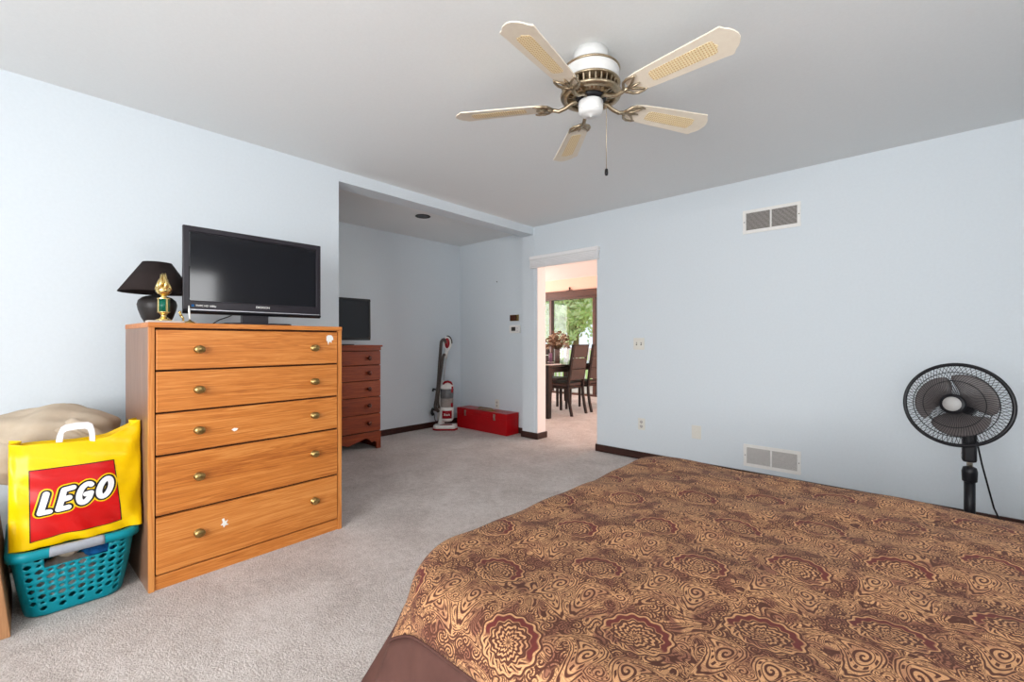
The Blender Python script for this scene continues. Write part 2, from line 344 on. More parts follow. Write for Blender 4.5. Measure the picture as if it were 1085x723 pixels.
# ------------------------------------------------------------------ mesh helpers
class MB:
    def __init__(s): s.v = []; s.f = []; s.uv = None
    def add(s, vs, fs):
        n = len(s.v); s.v += [tuple(p) for p in vs]; s.f += [tuple(i+n for i in f) for f in fs]; return s
    def box(s, x0, x1, y0, y1, z0, z1, mat=None):
        vs = [(x, y, z) for z in (z0, z1) for y in (y0, y1) for x in (x0, x1)]
        if mat: vs = [mat @ Vector(p) for p in vs]
        return s.add(vs, [(0, 2, 3, 1), (4, 5, 7, 6), (0, 1, 5, 4), (2, 6, 7, 3), (0, 4, 6, 2), (1, 3, 7, 5)])
    def prism(s, poly, a0, a1, axis='z', mat=None):       # poly in the two other axes
        n = len(poly)
        def P(p, a):
            q = {'z': (p[0], p[1], a), 'x': (a, p[0], p[1]), 'y': (p[0], a, p[1])}[axis]
            return mat @ Vector(q) if mat else q
        vs = [P(p, a0) for p in poly] + [P(p, a1) for p in poly]
        fs = [tuple(range(n-1, -1, -1)), tuple(range(n, 2*n))] + [(i, (i+1) % n, n+(i+1) % n, n+i) for i in range(n)]
        return s.add(vs, fs)
    def lathe(s, prof, c=(0, 0, 0), seg=32, mat=None, sx=1, sy=1, cap=True):
        vs = []; fs = []
        for r, z in prof:
            for k in range(seg):
                a = 2*pi*k/seg; q = Vector((c[0]+r*cos(a)*sx, c[1]+r*sin(a)*sy, c[2]+z)); vs.append(mat @ q if mat else q)
        for i in range(len(prof)-1):
            for k in range(seg):
                k2 = (k+1) % seg; fs.append((i*seg+k, i*seg+k2, (i+1)*seg+k2, (i+1)*seg+k))
        if cap:
            if prof[0][0] > 1e-6: fs.append(tuple(range(seg-1, -1, -1)))
            if prof[-1][0] > 1e-6: fs.append(tuple(range((len(prof)-1)*seg, len(prof)*seg)))
        return s.add(vs, fs)
    def tube(s, pts, r, seg=8, closed=False):
        pts = [Vector(p) for p in pts]; n = len(pts)
        rs = r if isinstance(r, (list, tuple)) else [r]*n
        vs = []; fs = []; up = Vector((0, 0, 1)); pn = None
        for i, p in enumerate(pts):
            if closed: t = pts[(i+1) % n]-pts[i-1]
            else: t = pts[min(i+1, n-1)]-pts[max(i-1, 0)]
            t.normalize()
            if pn is None:
                a = up if abs(t.dot(up)) < 0.9 else Vector((1, 0, 0)); pn = t.cross(a).normalized()
            else: pn = (pn - t*pn.dot(t)).normalized()
            b = t.cross(pn)
            for k in range(seg):
                an = 2*pi*k/seg; vs.append(p+(pn*cos(an)+b*sin(an))*rs[i])
        m = n if closed else n-1
        for i in range(m):
            j = (i+1) % n
            for k in range(seg):
                k2 = (k+1) % seg; fs.append((i*seg+k, i*seg+k2, j*seg+k2, j*seg+k))
        if not closed: fs += [tuple(range(seg-1, -1, -1)), tuple(range((n-1)*seg, n*seg))]
        return s.add(vs, fs)
    def ball(s, c, rx, ry, rz, nu=20, nv=12, fn=None, mat=None):
        vs = []; fs = []
        for j in range(nv+1):
            ph = -pi/2+pi*j/nv
            for i in range(nu):
                th = 2*pi*i/nu; d = Vector((cos(ph)*cos(th), cos(ph)*sin(th), sin(ph)))
                k = fn(d) if fn else 1
                q = Vector((c[0]+d.x*rx*k, c[1]+d.y*ry*k, c[2]+d.z*rz*k)); vs.append(mat @ q if mat else q)
        for j in range(nv):
            for i in range(nu):
                i2 = (i+1) % nu; fs.append((j*nu+i, j*nu+i2, (j+1)*nu+i2, (j+1)*nu+i))
        return s.add(vs, fs)
    def grid(s, fn, nu, nv):
        vs = [fn(i/nu, j/nv) for j in range(nv+1) for i in range(nu+1)]; W = nu+1
        return s.add(vs, [(j*W+i, j*W+i+1, (j+1)*W+i+1, (j+1)*W+i) for j in range(nv) for i in range(nu)])
    def build(s, name, mat, parent=None, smooth=False, bevel=0, solid=0, loc=None, sub=0):
        me = bpy.data.meshes.new(name); me.from_pydata(s.v, [], s.f); me.update()
        bm = bmesh.new(); bm.from_mesh(me); bmesh.ops.remove_doubles(bm, verts=bm.verts, dist=1e-6)
        bmesh.ops.recalc_face_normals(bm, faces=bm.faces); bm.to_mesh(me); bm.free()
        if smooth: me.shade_smooth() if hasattr(me, 'shade_smooth') else [setattr(p, 'use_smooth', True) for p in me.polygons]
        me.materials.append(M[mat] if isinstance(mat, str) else mat)
        o = bpy.data.objects.new(name, me); COL.objects.link(o)
        if parent: o.parent = parent
        if loc: o.location = loc
        if solid:
            k = o.modifiers.new('thickness', 'SOLIDIFY'); k.thickness = solid; k.offset = 0
        if sub:
            k = o.modifiers.new('smooth', 'SUBSURF'); k.levels = sub; k.render_levels = sub
        if bevel:
            k = o.modifiers.new('bevel', 'BEVEL'); k.width = bevel; k.segments = 2; k.limit_method = 'ANGLE'; k.angle_limit = radians(40)
        return o
def thing(name, label, cat, loc=(0, 0, 0), rz=0, group=None):
    o = bpy.data.objects.new(name, None); COL.objects.link(o); o.empty_display_size = 0.1
    o.location = loc; o.rotation_euler = (0, 0, rz); o['label'] = label; o['category'] = cat
    if group: o['group'] = group
    return o
def tag(o, label, cat, group=None):
    o['label'] = label; o['category'] = cat
    if group: o['group'] = group
    return o
def struct(o, label=None):
    o['kind'] = 'structure'
    if label: o['label'] = label
    return o
def rrect(x0, x1, y0, y1, r, n=6):
    p = []
    for cx, cy, a in ((x1-r, y0+r, -90), (x1-r, y1-r, 0), (x0+r, y1-r, 90), (x0+r, y0+r, 180)):
        for k in range(n+1):
            t = radians(a+90*k/n); p.append((cx+r*cos(t), cy+r*sin(t)))
    return p
def text_mesh(txt, size, name, mat, parent, matrix, extrude=0.0004):
    cu = bpy.data.curves.new('t', 'FONT'); cu.body = txt; cu.size = size; cu.extrude = extrude; cu.align_x = 'CENTER'; cu.align_y = 'CENTER'
    cu.offset = size*0.012
    ob = bpy.data.objects.new('t', cu); COL.objects.link(ob)
    me = bpy.data.meshes.new_from_object(ob, depsgraph=bpy.context.evaluated_depsgraph_get())
    bpy.data.objects.remove(ob); me.name = name; me.transform(matrix); me.materials.clear(); me.materials.append(M[mat])
    o = bpy.data.objects.new(name, me); COL.objects.link(o); o.parent = parent; return o

# ------------------------------------------------------------------ room shell
H = 2.44; XR = 4.6; YB = -6.2
struct(MB().box(-4.2, 6, -6.4, 4.0, -0.1, 0).build('floor', 'carpet'))
struct(MB().box(-1.6, XR+0.2, YB-0.2, 0.2, H, H+0.1).build('ceiling', 'ceiling'))
b = MB().box(-0.17, 0, YB, -2.342, 0, H).box(-0.17, 0, -2.342, 0, 2.351, H)
struct(b.build('wall_left', 'wall'))
DZ = 2.03
b = MB().box(-0.17, 0.055, 0, 0.15, 0, H).box(0.055, 0.843, 0, 0.15, DZ, H).box(0.843, XR+0.15, 0, 0.15, 0, H)
struct(b.build('wall_back', 'wall'))
struct(MB().box(-1.57, -1.42, -3.1, 0.27, 0, H).build('wall_alcove_rear', 'alcove'))
struct(MB().box(-1.42, -0.17, 0.12, 0.27, 0, H).build('wall_alcove_right', 'alcove'))
struct(MB().box(-1.42, -0.17, -3.1, -2.95, 0, H).build('wall_alcove_left', 'alcove'))
# rear wall with its wide window, right wall with its window
b = MB().box(-0.17, 1.7, YB-0.12, YB, 0, H).box(4.3, XR+0.15, YB-0.12, YB, 0, H).box(1.7, 4.3, YB-0.12, YB, 2.1, H).box(1.7, 4.3, YB-0.12, YB, 0, 0.6)
struct(b.build('wall_rear', 'wall'))
b = MB().box(XR, XR+0.12, -2.25, 0, 0, H).box(XR, XR+0.12, YB, -2.95, 0, H).box(XR, XR+0.12, -2.95, -2.25, 0, 1.4).box(XR, XR+0.12, -2.95, -2.25, 2.02, H)
struct(b.build('wall_right', 'wall'))
def wframe(name, pts, mat='doorwhite', bevel=0.004):
    b = MB()
    for q in pts: b.box(*q)
    return struct(b.build(name, mat, bevel=bevel))
wframe('window_1', [(1.7, 4.3, YB-0.06, YB+0.02, 0.56, 0.62), (1.7, 4.3, YB-0.06, YB+0.02, 2.08, 2.14), (1.66, 1.74, YB-0.06, YB+0.02, 0.62, 2.08),
                    (4.26, 4.34, YB-0.06, YB+0.02, 0.62, 2.08), (2.97, 3.03, YB-0.06, YB, 0.62, 2.08)])
wframe('window_2', [(XR-0.02, XR+0.06, -3.0, -2.2, 1.36, 1.42), (XR-0.02, XR+0.06, -3.0, -2.2, 2.0, 2.06), (XR-0.02, XR+0.06, -3.0, -2.93, 1.42, 2.0), (XR-0.02, XR+0.06, -2.27, -2.2, 1.42, 2.0)])
# corner bead and lining of the doorway
struct(MB().box(-0.012, 0.014, -0.006, 0.0, 0.0, H).build('trim_1', 'wall', bevel=0.002), )
struct(MB().box(0.0551, 0.0575, 0.002, 0.15, 0.07, DZ).box(0.8405, 0.8429, 0.002, 0.15, 0.07, DZ).build('trim_2', 'pinkwhite'))
# baseboards
BH = 0.072; BT = 0.014
struct(MB().box(-1.42, -1.42+BT, -2.95, 0.12, 0, BH).build('baseboard_alcove_rear', 'basewood', bevel=0.003))
struct(MB().box(-1.42+BT, -0.17, 0.12-BT, 0.12, 0, BH).build('baseboard_alcove_right', 'basewood', bevel=0.003))
struct(MB().prism([(-0.17-BT, 0.12), (-0.17-BT, -BT), (0.055+BT, -BT), (0.055+BT, 0.17), (0.055, 0.17), (0.055, 0), (-0.17, 0), (-0.17, 0.12)], 0, BH).build('baseboard_post', 'basewood', bevel=0.003))
struct(MB().box(0.843-BT, XR, -BT, 0, 0, BH).box(0.843-BT, 0.843, 0, 0.16, 0, BH).build('baseboard_back', 'basewood', bevel=0.003))
struct(MB().box(0, BT, YB, -2.342, 0, BH).build('baseboard_left', 'basewood', bevel=0.003))

# ------------------------------------------------------------------ dining room shell and garden
DY = 3.8
struct(MB().box(-4.2, 2.8, 0.2, DY+0.2, H, H+0.1).build('ceiling_dining', 'pinkwhite'))
b = MB().box(-4.2, -4.05, 0.27, 1.2, 0, H).box(-4.2, -4.05, 3.2, DY, 0, H).box(-4.2, -4.05, 1.2, 3.2, 0, 0.6).box(-4.2, -4.05, 1.2, 3.2, 2.2, H)
struct(b.build('wall_dining_left', 'peach'))
b = MB().box(2.55, 2.7, 0.15, 1.6, 0, H).box(2.55, 2.7, 3.2, DY, 0, H).box(2.55, 2.7, 1.6, 3.2, 0, 0.6).box(2.55, 2.7, 1.6, 3.2, 2.2, H)
struct(b.build('wall_dining_right', 'peach'))
struct(MB().box(-4.05, -1.57, 0.15, 0.27, 0, H).build('wall_dining_front', 'peach'))
WX0, WX1, WZ = -3.7, -0.5, 2.07
b = MB().box(-4.05, WX0, DY, DY+0.15, 0, H).box(WX1, 2.55, DY, DY+0.15, 0, H).box(WX0, WX1, DY, DY+0.15, WZ, H)
struct(b.build('wall_dining_window', 'peach'))
wroot = struct(thing('window_3', 'x', 'x')); del wroot['category']; wroot['label'] = 'brown framed glazed patio doors in the dining room beyond the doorway'
f = MB().box(WX0-0.08, WX1+0.08, DY-0.03, DY, WZ-0.02, WZ+0.12)
f.box(WX0, WX1, DY, DY+0.1, 0.0, 0.04).box(WX0, WX1, DY, DY+0.1, WZ-0.06, WZ)
for x in (WX0+0.03, -2.65, -1.55, WX1-0.03): f.box(x-0.03, x+0.03, DY-0.005, DY+0.1, 0.04, WZ-0.06)
f.build('window_frame', 'windowwood', wroot, bevel=0.004)
for x0, x1 in ((WX0+0.06, -2.68), (-2.62, -1.58), (-1.52, WX1-0.06)):
    MB().box(x0, x1, DY+0.05, DY+0.056, 0.04, WZ-0.06).build('pane', 'glass', wroot)
MB().lathe([(0.012, 0), (0.012, 0.03), (0.022, 0.05), (0.012, 0.07), (0, 0.075)], (-2.13, DY-0.02, WZ+0.12), 12).box(-2.2, -2.06, DY-0.03, DY-0.01, WZ+0.115, WZ+0.13).build('window_finial', 'windowwood', wroot, True)
# outside
struct(MB().box(-16, 12, 4.0, 6.6, -0.2, -0.1).build('deck', 'deck'))
struct(MB().box(-40, 30, 4.0, 60, -0.5, -0.3).build('lawn', 'lawn'))
rl = thing('deck_railing', 'white railing with upright balusters on the deck outside the dining room window', 'railing', (-3, 6.3, -0.1))
MB().box(-4, 5, -0.03, 0.03, 0.98, 1.04).build('top_rail', 'railwhite', rl); MB().box(-4, 5, -0.02, 0.02, 0.1, 0.15).build('bottom_rail', 'railwhite', rl)
for i in range(7): MB().box(-4+1.5*i-0.05, -4+1.5*i+0.05, -0.05, 0.05, 0, 1.1).build('post', 'railwhite', rl, bevel=0.005)
for i in range(44):
    x = -2.6+0.13*i
    if abs(((x+4)/1.5) - round((x+4)/1.5)) < 0.05: continue
    MB().box(x-0.017, x+0.017, -0.015, 0.015, 0.15, 0.98).build('baluster', 'railwhite', rl)
def tree(loc, h, r, mat, label, seed, n=1500):
    rg = random.Random(seed); t = thing('tree', label, 'tree', loc, 0, 'garden trees beyond the deck')
    MB().tube([(0, 0, -0.02), (0.05, 0.05, h*0.35), (0, 0.1, h*0.75)], [0.16, 0.12, 0.05], 10).build('trunk', 'bark', t, True)
    b = MB(); lobes = [(Vector((rg.uniform(-0.55, 0.55)*r, rg.uniform(-0.5, 0.5)*r, h*rg.uniform(0.3, 0.85))), r*rg.uniform(0.4, 0.65)) for _ in range(9)]
    for _ in range(n):
        c, lr = rg.choice(lobes); d = Vector((rg.gauss(0, 1), rg.gauss(0, 1), rg.gauss(0, 1))).normalized()
        p = c+d*lr*rg.uniform(0.6, 1.0); sz = rg.uniform(0.08, 0.18)
        a = Vector((rg.gauss(0, 1), rg.gauss(0, 1), rg.gauss(0, 1))).normalized(); e = a.cross(d).normalized() if a.cross(d).length > 0.01 else Vector((1, 0, 0)); g = e.cross(a).normalized()
        b.add([p-e*sz, p-g*sz*0.5, p+e*sz, p+g*sz*0.5+a*sz*0.2], [(0, 1, 2, 3)])
    b.build('foliage', mat, t)['kind'] = 'stuff'
tree((-7.9, 12.5, -0.3), 6.2, 2.0, 'leaf1', 'pale green tree filling the middle of the dining room window', 1, 9000)
tree((-13.4, 15.5, -0.3), 6.6, 2.1, 'leaf2', 'darker green tree at the left edge of the dining room window', 2, 9000)
tree((-3.2, 12.0, -0.3), 6.6, 1.9, 'leaf2', 'darker green tree to the right of the dining room window view', 4, 9000)
tree((-11.2, 22.5, -0.3), 9.0, 3.6, 'leaf1', 'tall pale tree farthest back beyond the deck', 3, 9000)

# ------------------------------------------------------------------ bed
bed = thing('bed', 'low double bed hidden under the paisley comforter', 'bed', (0, 0, 0))
MB().prism(rrect(2.42, 4.5, -3.30, -2.06, 0.26, 8), 0.30, 0.58).build('mattress', 'mattress', bed, True, bevel=0.03)
MB().box(2.62, 4.48, -3.14, -2.14, 0.1, 0.30).build('box_spring', 'mattress', bed, bevel=0.02)
for x in (2.72, 4.38):
    for y in (-3.05, -2.25): MB().box(x-0.03, x+0.03, y-0.03, y+0.03, 0, 0.1).build('leg', 'espresso', bed)
def comforter():
    X0, X1, Y0, Y1 = 2.372, 4.52, -3.39, -2.045; ZT = 0.617; D = 0.44
    FAR = 0.02
    def place(s, t, lift=0):
        # corner radius differs at the two foot corners
        r = 0.19 if t < (Y0+Y1)/2 else 0.10
        qx = max(s, X0+r); qy = min(max(t, Y0+r), Y1-r)
        dx, dy = s-qx, t-qy; L = sqrt(dx*dx+dy*dy); e = L-r
        wr = 0.0045*sin(s*9+t*4)+0.003*sin(s*17-t*13+1)+0.0025*sin(t*29+s*6)
        if e <= -0.03 or L < 1e-6: return Vector((s, t, ZT+wr+lift))
        ux, uy = dx/L, dy/L
        rho = 0.075; q = e+0.03; an = min(q/rho, pi/2)
        hor = -0.03+rho*sin(an); dz = rho*(1-cos(an)); rest = max(0, q-rho*pi/2)
        al = atan2(uy, ux)
        fold = sin(al*9+s*11+t*7)*0.035*min(1, rest/0.25)
        near = max(0, -ux)*max(0, -uy)*2
        hor += rest*(0.10+0.36*near)+fold*0.6
        return Vector((qx+ux*(r+hor), qy+uy*(r+hor), ZT-dz-rest*0.98+wr*max(0, 1-q*6)+lift))
    SB = 0.105
    def sheet(name, mat, parent, keep, lift=0):
        ss = [X0-D + i*0.02 for i in range(int((X1-X0+D)/0.02)+1)]; tt = [Y0-D+j*0.02 for j in range(int((Y1-Y0+2*D)/0.02)+1)]
        # exact seam lines
        ss = sorted([x for x in ss if abs(x-(X0-SB)) > 0.008]+[X0-SB]); tt = sorted([y for y in tt if abs(y-(Y0-SB)) > 0.008 and abs(y-(Y1+FAR)) > 0.008]+[Y0-SB, Y1+FAR])
        me = bpy.data.meshes.new(name); idx = {}; vs = []; fs = []; uvs = []
        def V(i, j):
            if (i, j) not in idx: idx[i, j] = len(vs); vs.append(place(ss[i], tt[j], lift)); uvs.append((ss[i], tt[j]))
            return idx[i, j]
        for i in range(len(ss)-1):
            for j in range(len(tt)-1):
                cs, ct = (ss[i]+ss[i+1])/2, (tt[j]+tt[j+1])/2
                inner = cs > X0-SB and Y0-SB < ct < Y1+FAR
                if inner == keep: fs.append((V(i, j), V(i+1, j), V(i+1, j+1), V(i, j+1)))
        me.from_pydata(vs, [], fs); ul = me.uv_layers.new(name='UVMap')
        for lp in me.loops: ul.data[lp.index].uv = uvs[lp.vertex_index]
        me.materials.append(M[mat])
        for p in me.polygons: p.use_smooth = True
        o = bpy.data.objects.new(name, me); COL.objects.link(o)
        if parent: o.parent = parent
        k = o.modifiers.new('thickness', 'SOLIDIFY'); k.thickness = 0.016; k.offset = -1
        return o
    c = sheet('comforter', 'paisley', None, True)
    tag(c, 'brown and gold paisley comforter spread over the bed', 'bedding')
    e = sheet('border', 'border', c, False)
    e['label'] = 'plain dark brown border of the comforter'
    pts = [place(X0-SB, Y1+FAR-(Y1+FAR-Y0+SB)*k/60, 0.002) for k in range(61)]+[place(X0-SB+(X1-X0+SB)*k/80, Y0-SB, 0.002) for k in range(1, 81)]
    MB().tube(pts, 0.003, 6).build('piping', 'border', c, True)
comforter()

# ------------------------------------------------------------------ oak chest of drawers
DR = thing('chest_of_drawers', 'tall honey oak chest of five wide drawers standing against the pale blue wall', 'chest of drawers', (0.46, -3.1425, 0), radians(1.6))
hw, dp, hh = 0.4575, 0.262, 1.213            # half width along y, half depth along x
for y in (-hw, hw-0.022):
    MB().box(-dp, dp-0.02, y, y+0.022, 0, hh-0.024).build('side_panel', 'oak_side_shaded', DR)
    MB().box(dp-0.02, dp, y, y+0.022, 0, hh-0.024).build('stile', 'oak_v', DR, bevel=0.0015)
MB().box(-dp, dp+0.002, -hw-0.002, hw+0.002, hh-0.024, hh).build('top', 'oak', DR, bevel=0.003)
MB().box(-dp, dp-0.02, -hw+0.022, hw-0.022, 0.06, hh-0.024).build('carcass', 'gap', DR)
MB().box(dp-0.03, dp-0.008, -hw+0.022, hw-0.022, 0.0, 0.062).build('plinth', 'oak', DR, bevel=0.002)
rows = [(0.997, 1.179), (0.804, 0.988), (0.610, 0.795), (0.336, 0.600), (0.070, 0.326)]
for z0, z1 in rows:
    d = MB().box(dp-0.02, dp, -hw+0.027, hw-0.027, z0, z1).build('drawer', 'oak', DR, bevel=0.003)
    for y in (-0.268, 0.29):
        kz = (z0+z1)/2
        if z1-z0 > 0.2: kz += 0.015
        R = Matrix.Translation((dp, y, kz)) @ Matrix.Rotation(pi/2, 4, 'Y')
        MB().lathe([(0.022, 0), (0.022, 0.003), (0.009, 0.006), (0.008, 0.012), (0.019, 0.016), (0.023, 0.021), (0.021, 0.025), (0.010, 0.029), (0, 0.030)], seg=24, mat=R, sx=0.84).build('knob', 'brass', d, True)
    if z0 > 0.99:
        MB().prism([(0.362, 1.155), (0.372, 1.163), (0.392, 1.162), (0.402, 1.152), (0.405, 1.135), (0.395, 1.131), (0.393, 1.115), (0.386, 1.124), (0.377, 1.120), (0.374, 1.105), (0.368, 1.125), (0.362, 1.13)], dp, dp+0.0006, 'x').build('torn_sticker', 'white', d)
    if 0.6 < z0 < 0.7:
        MB().prism([(-0.13, 0.684), (-0.118, 0.69), (-0.10, 0.686), (-0.106, 0.677), (-0.118, 0.673)], dp, dp+0.0006, 'x').build('torn_sticker', 'white', d)
    if z0 < 0.1:
        MB().prism([(-0.172, 0.246), (-0.162, 0.25), (-0.158, 0.232), (-0.146, 0.237), (-0.152, 0.222), (-0.142, 0.212), (-0.156, 0.213), (-0.164, 0.203), (-0.168, 0.216), (-0.178, 0.218), (-0.168, 0.228)], dp, dp+0.0006, 'x').build('torn_sticker', 'white', d)

# ------------------------------------------------------------------ television on the oak chest
TV = thing('television', 'wide black flat television on a stand on top of the oak chest', 'television', (0.56, -3.0845, hh+0.001), 0)
bw, z0, z1 = 0.3475, 0.052, 0.497
b = MB().box(-0.055, -0.01, -bw+0.03, bw-0.03, z0+0.03, z1-0.03).build('back_housing', 'black', TV, bevel=0.012)
fr = MB(); fr.add([(x, y, z) for x in (-0.02, 0) for y, z in ((-bw, z0+0.02), (bw, z0+0.02), (bw, z1), (-bw, z1), (-bw+0.028, z0+0.068), (bw-0.028, z0+0.068), (bw-0.028, z1-0.028), (-bw+0.028, z1-0.028))], [(8, 9, 13, 12), (9, 10, 14, 13), (10, 11, 15, 14), (11, 8, 12, 15), (1, 0, 4, 5), (2, 1, 5, 6), (3, 2, 6, 7), (0, 3, 7, 4), (0, 1, 9, 8), (1, 2, 10, 9), (2, 3, 11, 10), (3, 0, 8, 11), (5, 4, 12, 13), (6, 5, 13, 14), (7, 6, 14, 15), (4, 7, 15, 12)])
fr.build('bezel', 'blackgloss', TV, bevel=0.004)
MB().prism([(-0.02, z0+0.02), (-0.001, z0+0.02), (0.004, z0+0.012), (-0.006, z0+0.002), (-0.02, z0)], -bw, bw, 'y').build('speaker_bar', 'black', TV, bevel=0.002)
MB().box(0.0, 0.0035, -bw+0.03, bw-0.01, z0+0.0195, z0+0.0235).build('chrome_strip', 'silver', TV)
MB().box(-0.012, -0.006, -bw+0.03, bw-0.03, z0+0.068, z1-0.03).build('screen', 'screen', TV)
MB().box(-0.06, -0.015, -0.075, 0.055, 0.010, z0+0.06).build('neck', 'blackgloss', TV, bevel=0.004)
MB().prism(rrect(-0.15, 0.06, -0.17, 0.17, 0.06, 6), 0, 0.011).build('stand_base', 'blackgloss', TV, bevel=0.003)
RY = Matrix(((0, 0, 1, 0), (1, 0, 0, 0), (0, 1, 0, 0), (0, 0, 0, 1)))     # text plane to face +x
text_mesh('EMERSON', 0.016, 'logo', 'white', TV, Matrix.Translation((0.0005, 0.02, z0+0.048)) @ RY)
MB().box(0, 0.0006, -bw+0.035, -bw+0.047, z0+0.036, z0+0.048).build('sticker', 'clothblue', TV)
text_mesh('TV/PC HD 1080p', 0.0125, 'sticker_text', 'white', TV, Matrix.Translation((0.0005, -bw+0.098, z0+0.042)) @ RY)
MB().tube([(-0.05, -0.11, 0.06), (-0.02, -0.14, 0.045), (0.0, -0.19, 0.025), (0.01, -0.22, 0.006), (-0.03, -0.20, 0.004), (-0.1, -0.15, 0.004)], 0.0028, 6).build('cable', 'black', TV, True)

# ------------------------------------------------------------------ lamp, trophy, pen stand
LP = thing('table_lamp', 'black table lamp with a cone shade on the left end of the oak chest', 'lamp', (0.36, -3.50, hh+0.001))
MB().lathe([(0.045, 0), (0.05, 0.004), (0.066, 0.035), (0.079, 0.075), (0.083, 0.1), (0.078, 0.122), (0.06, 0.139), (0.035, 0.147), (0.018, 0.15), (0.016, 0.158), (0, 0.158)], seg=40).build('base', 'ceramic', LP, True)
MB().tube([(0, 0, 0.155), (0, 0, 0.27)], 0.009, 12).build('stem', 'black', LP, True)
o = MB().lathe([(0.158, 0.163), (0.061, 0.318)], seg=64, cap=False).build('lamp_shade', 'shade', LP, True)
k = o.modifiers.new('t', 'SOLIDIFY'); k.thickness = 0.002
MB().lathe([(0.1555, 0.1635), (0.0592, 0.3175)], seg=64, cap=False).build('shade_lining', 'cream', o, True)
MB().tube([(0.058*cos(a), 0.058*sin(a), 0.3) for a in [2*pi*i/24 for i in range(24)]], 0.0015, 6, True).tube([(-0.058, 0, 0.3), (0.058, 0, 0.3)], 0.0015, 6).tube([(0, -0.058, 0.3), (0, 0.058, 0.3)], 0.0015, 6).build('shade_spider', 'steel', LP)
MB().lathe([(0.014, 0.268), (0.016, 0.275), (0.026, 0.29), (0.024, 0.305), (0, 0.313)], seg=16).build('bulb', 'white', LP, True)

TP = thing('trophy', 'small gold trophy with a green column and flame top on the oak chest', 'trophy', (0.60, -3.515, hh+0.001)); TP.scale = (1.25, 1.25, 1.02)
MB().box(-0.028, 0.028, -0.052, 0.10, 0, 0.011).build('plinth', 'marble', TP, bevel=0.002)
MB().lathe([(0.026, 0.011), (0.026, 0.014), (0.018, 0.02), (0.009, 0.03), (0.0085, 0.036), (0.013, 0.044), (0.02, 0.049), (0.02, 0.053)], seg=24).build('foot', 'gold', TP, True)
MB().lathe([(0.0185, 0.053), (0.0185, 0.112)], seg=24).build('column', 'green', TP, True)
b = MB()
for a in (20, 110, 200, 290): b.box(0.0175, 0.0195, -0.0035, 0.0035, 0.053, 0.112, Matrix.Rotation(radians(a), 4, 'Z'))
b.lathe([(0.021, 0.112), (0.021, 0.116), (0.01, 0.12), (0.008, 0.127), (0.014, 0.134), (0.013, 0.136)], seg=24).build('column_trim', 'gold', TP)
rg = random.Random(4); b = MB().lathe([(0.01, 0.13), (0.02, 0.138), (0.025, 0.15), (0.024, 0.165), (0.014, 0.17)], seg=20)
for k in range(12):
    a = k*0.9; q = 0.017 if k < 8 else 0.008
    hgt = 0.19+0.04*rg.random() if k < 8 else 0.235
    b.tube([(q*1.2*cos(a), q*1.2*sin(a), 0.155), (q*cos(a+0.3), q*sin(a+0.3), (0.155+hgt)/2), (q*0.8*cos(a), q*0.8*sin(a), hgt)], [0.008, 0.006, 0.001], 8)
b.build('flame_cup', 'gold', TP, True)
b = MB().lathe([(0.006, 0.011), (0.006, 0.014), (0, 0.015)], (0, 0.062, 0), 12).tube([(0, 0.062, 0.013), (0, 0.060, 0.028), (0, 0.054, 0.038)], [0.0025, 0.004, 0.005], 8).tube([(0, 0.054, 0.037), (0, 0.052, 0.052)], [0.0055, 0.003], 8).tube([(0, 0.053, 0.043), (0, 0.047, 0.05), (0, 0.05, 0.058)], [0.002, 0.002, 0.0015], 6)
b.ball((0, 0.051, 0.056), 0.0045, 0.0045, 0.005, 10, 8).build('figurine', 'gold', TP, True)

PN = thing('pen_stand', 'white pen upright in a small round brass stand left of the television', 'pen', (0.665, -3.425, hh+0.001))
MB().lathe([(0.022, 0), (0.022, 0.003), (0.016, 0.008), (0.006, 0.012), (0.0045, 0.018), (0, 0.018)], seg=24).build('stand', 'brass', PN, True)
MB().tube([(0, 0, 0.018), (0, -0.001, 0.03), (0, -0.003, 0.06), (0, -0.004, 0.086)], [0.0018, 0.004, 0.0046, 0.0016], 10).build('pen', 'white', PN, True)

# ------------------------------------------------------------------ laundry basket and what is around it
BC = (0.40, -3.815)
BK = thing('laundry_basket', 'teal plastic laundry basket with almond holes on the carpet beside the oak chest', 'basket', (BC[0], BC[1], 0))
def per(s, hx, hy, r):                  # point on a rounded rectangle, s in 0..1, starting at the middle of the front (+x) side
    segs = []; ax, ay = hx-r, hy-r; arc = pi*r/2
    parts = [('l', (hx, 0), (0, 1), ay), ('a', (ax, ay), 0, arc), ('l', (ax, hy), (-1, 0), 2*ax), ('a', (-ax, ay), 90, arc), ('l', (-hx, ay), (0, -1), 2*ay),
             ('a', (-ax, -ay), 180, arc), ('l', (-ax, -hy), (1, 0), 2*ax), ('a', (ax, -ay), 270, arc), ('l', (hx, -ay), (0, 1), ay)]
    T = sum(p[3] for p in parts); d = (s % 1)*T
    for p in parts:
        if d <= p[3]+1e-9:
            if p[0] == 'l': return (p[1][0]+p[2][0]*d, p[1][1]+p[2][1]*d)
            a = radians(p[2]+90*d/p[3]); return (p[1][0]+r*cos(a), p[1][1]+r*sin(a))
        d -= p[3]
    return (hx, 0)
def bsurf(s, t):                        # t 0 bottom .. 1 top
    k = t**0.8
    hx = 0.225+0.045*k; hy = 0.150+0.042*k; x, y = per(s, hx, hy, 0.07)
    return Vector((x, y, 0.004+0.281*t))
NS, NT = 52, 9; b = MB(); t0, t1 = 0.07, 0.93
b.grid(lambda i, j: bsurf(i, j*t0), 104, 2)
b.grid(lambda i, j: bsurf(i, t1+j*(1-t1)), 104, 1)
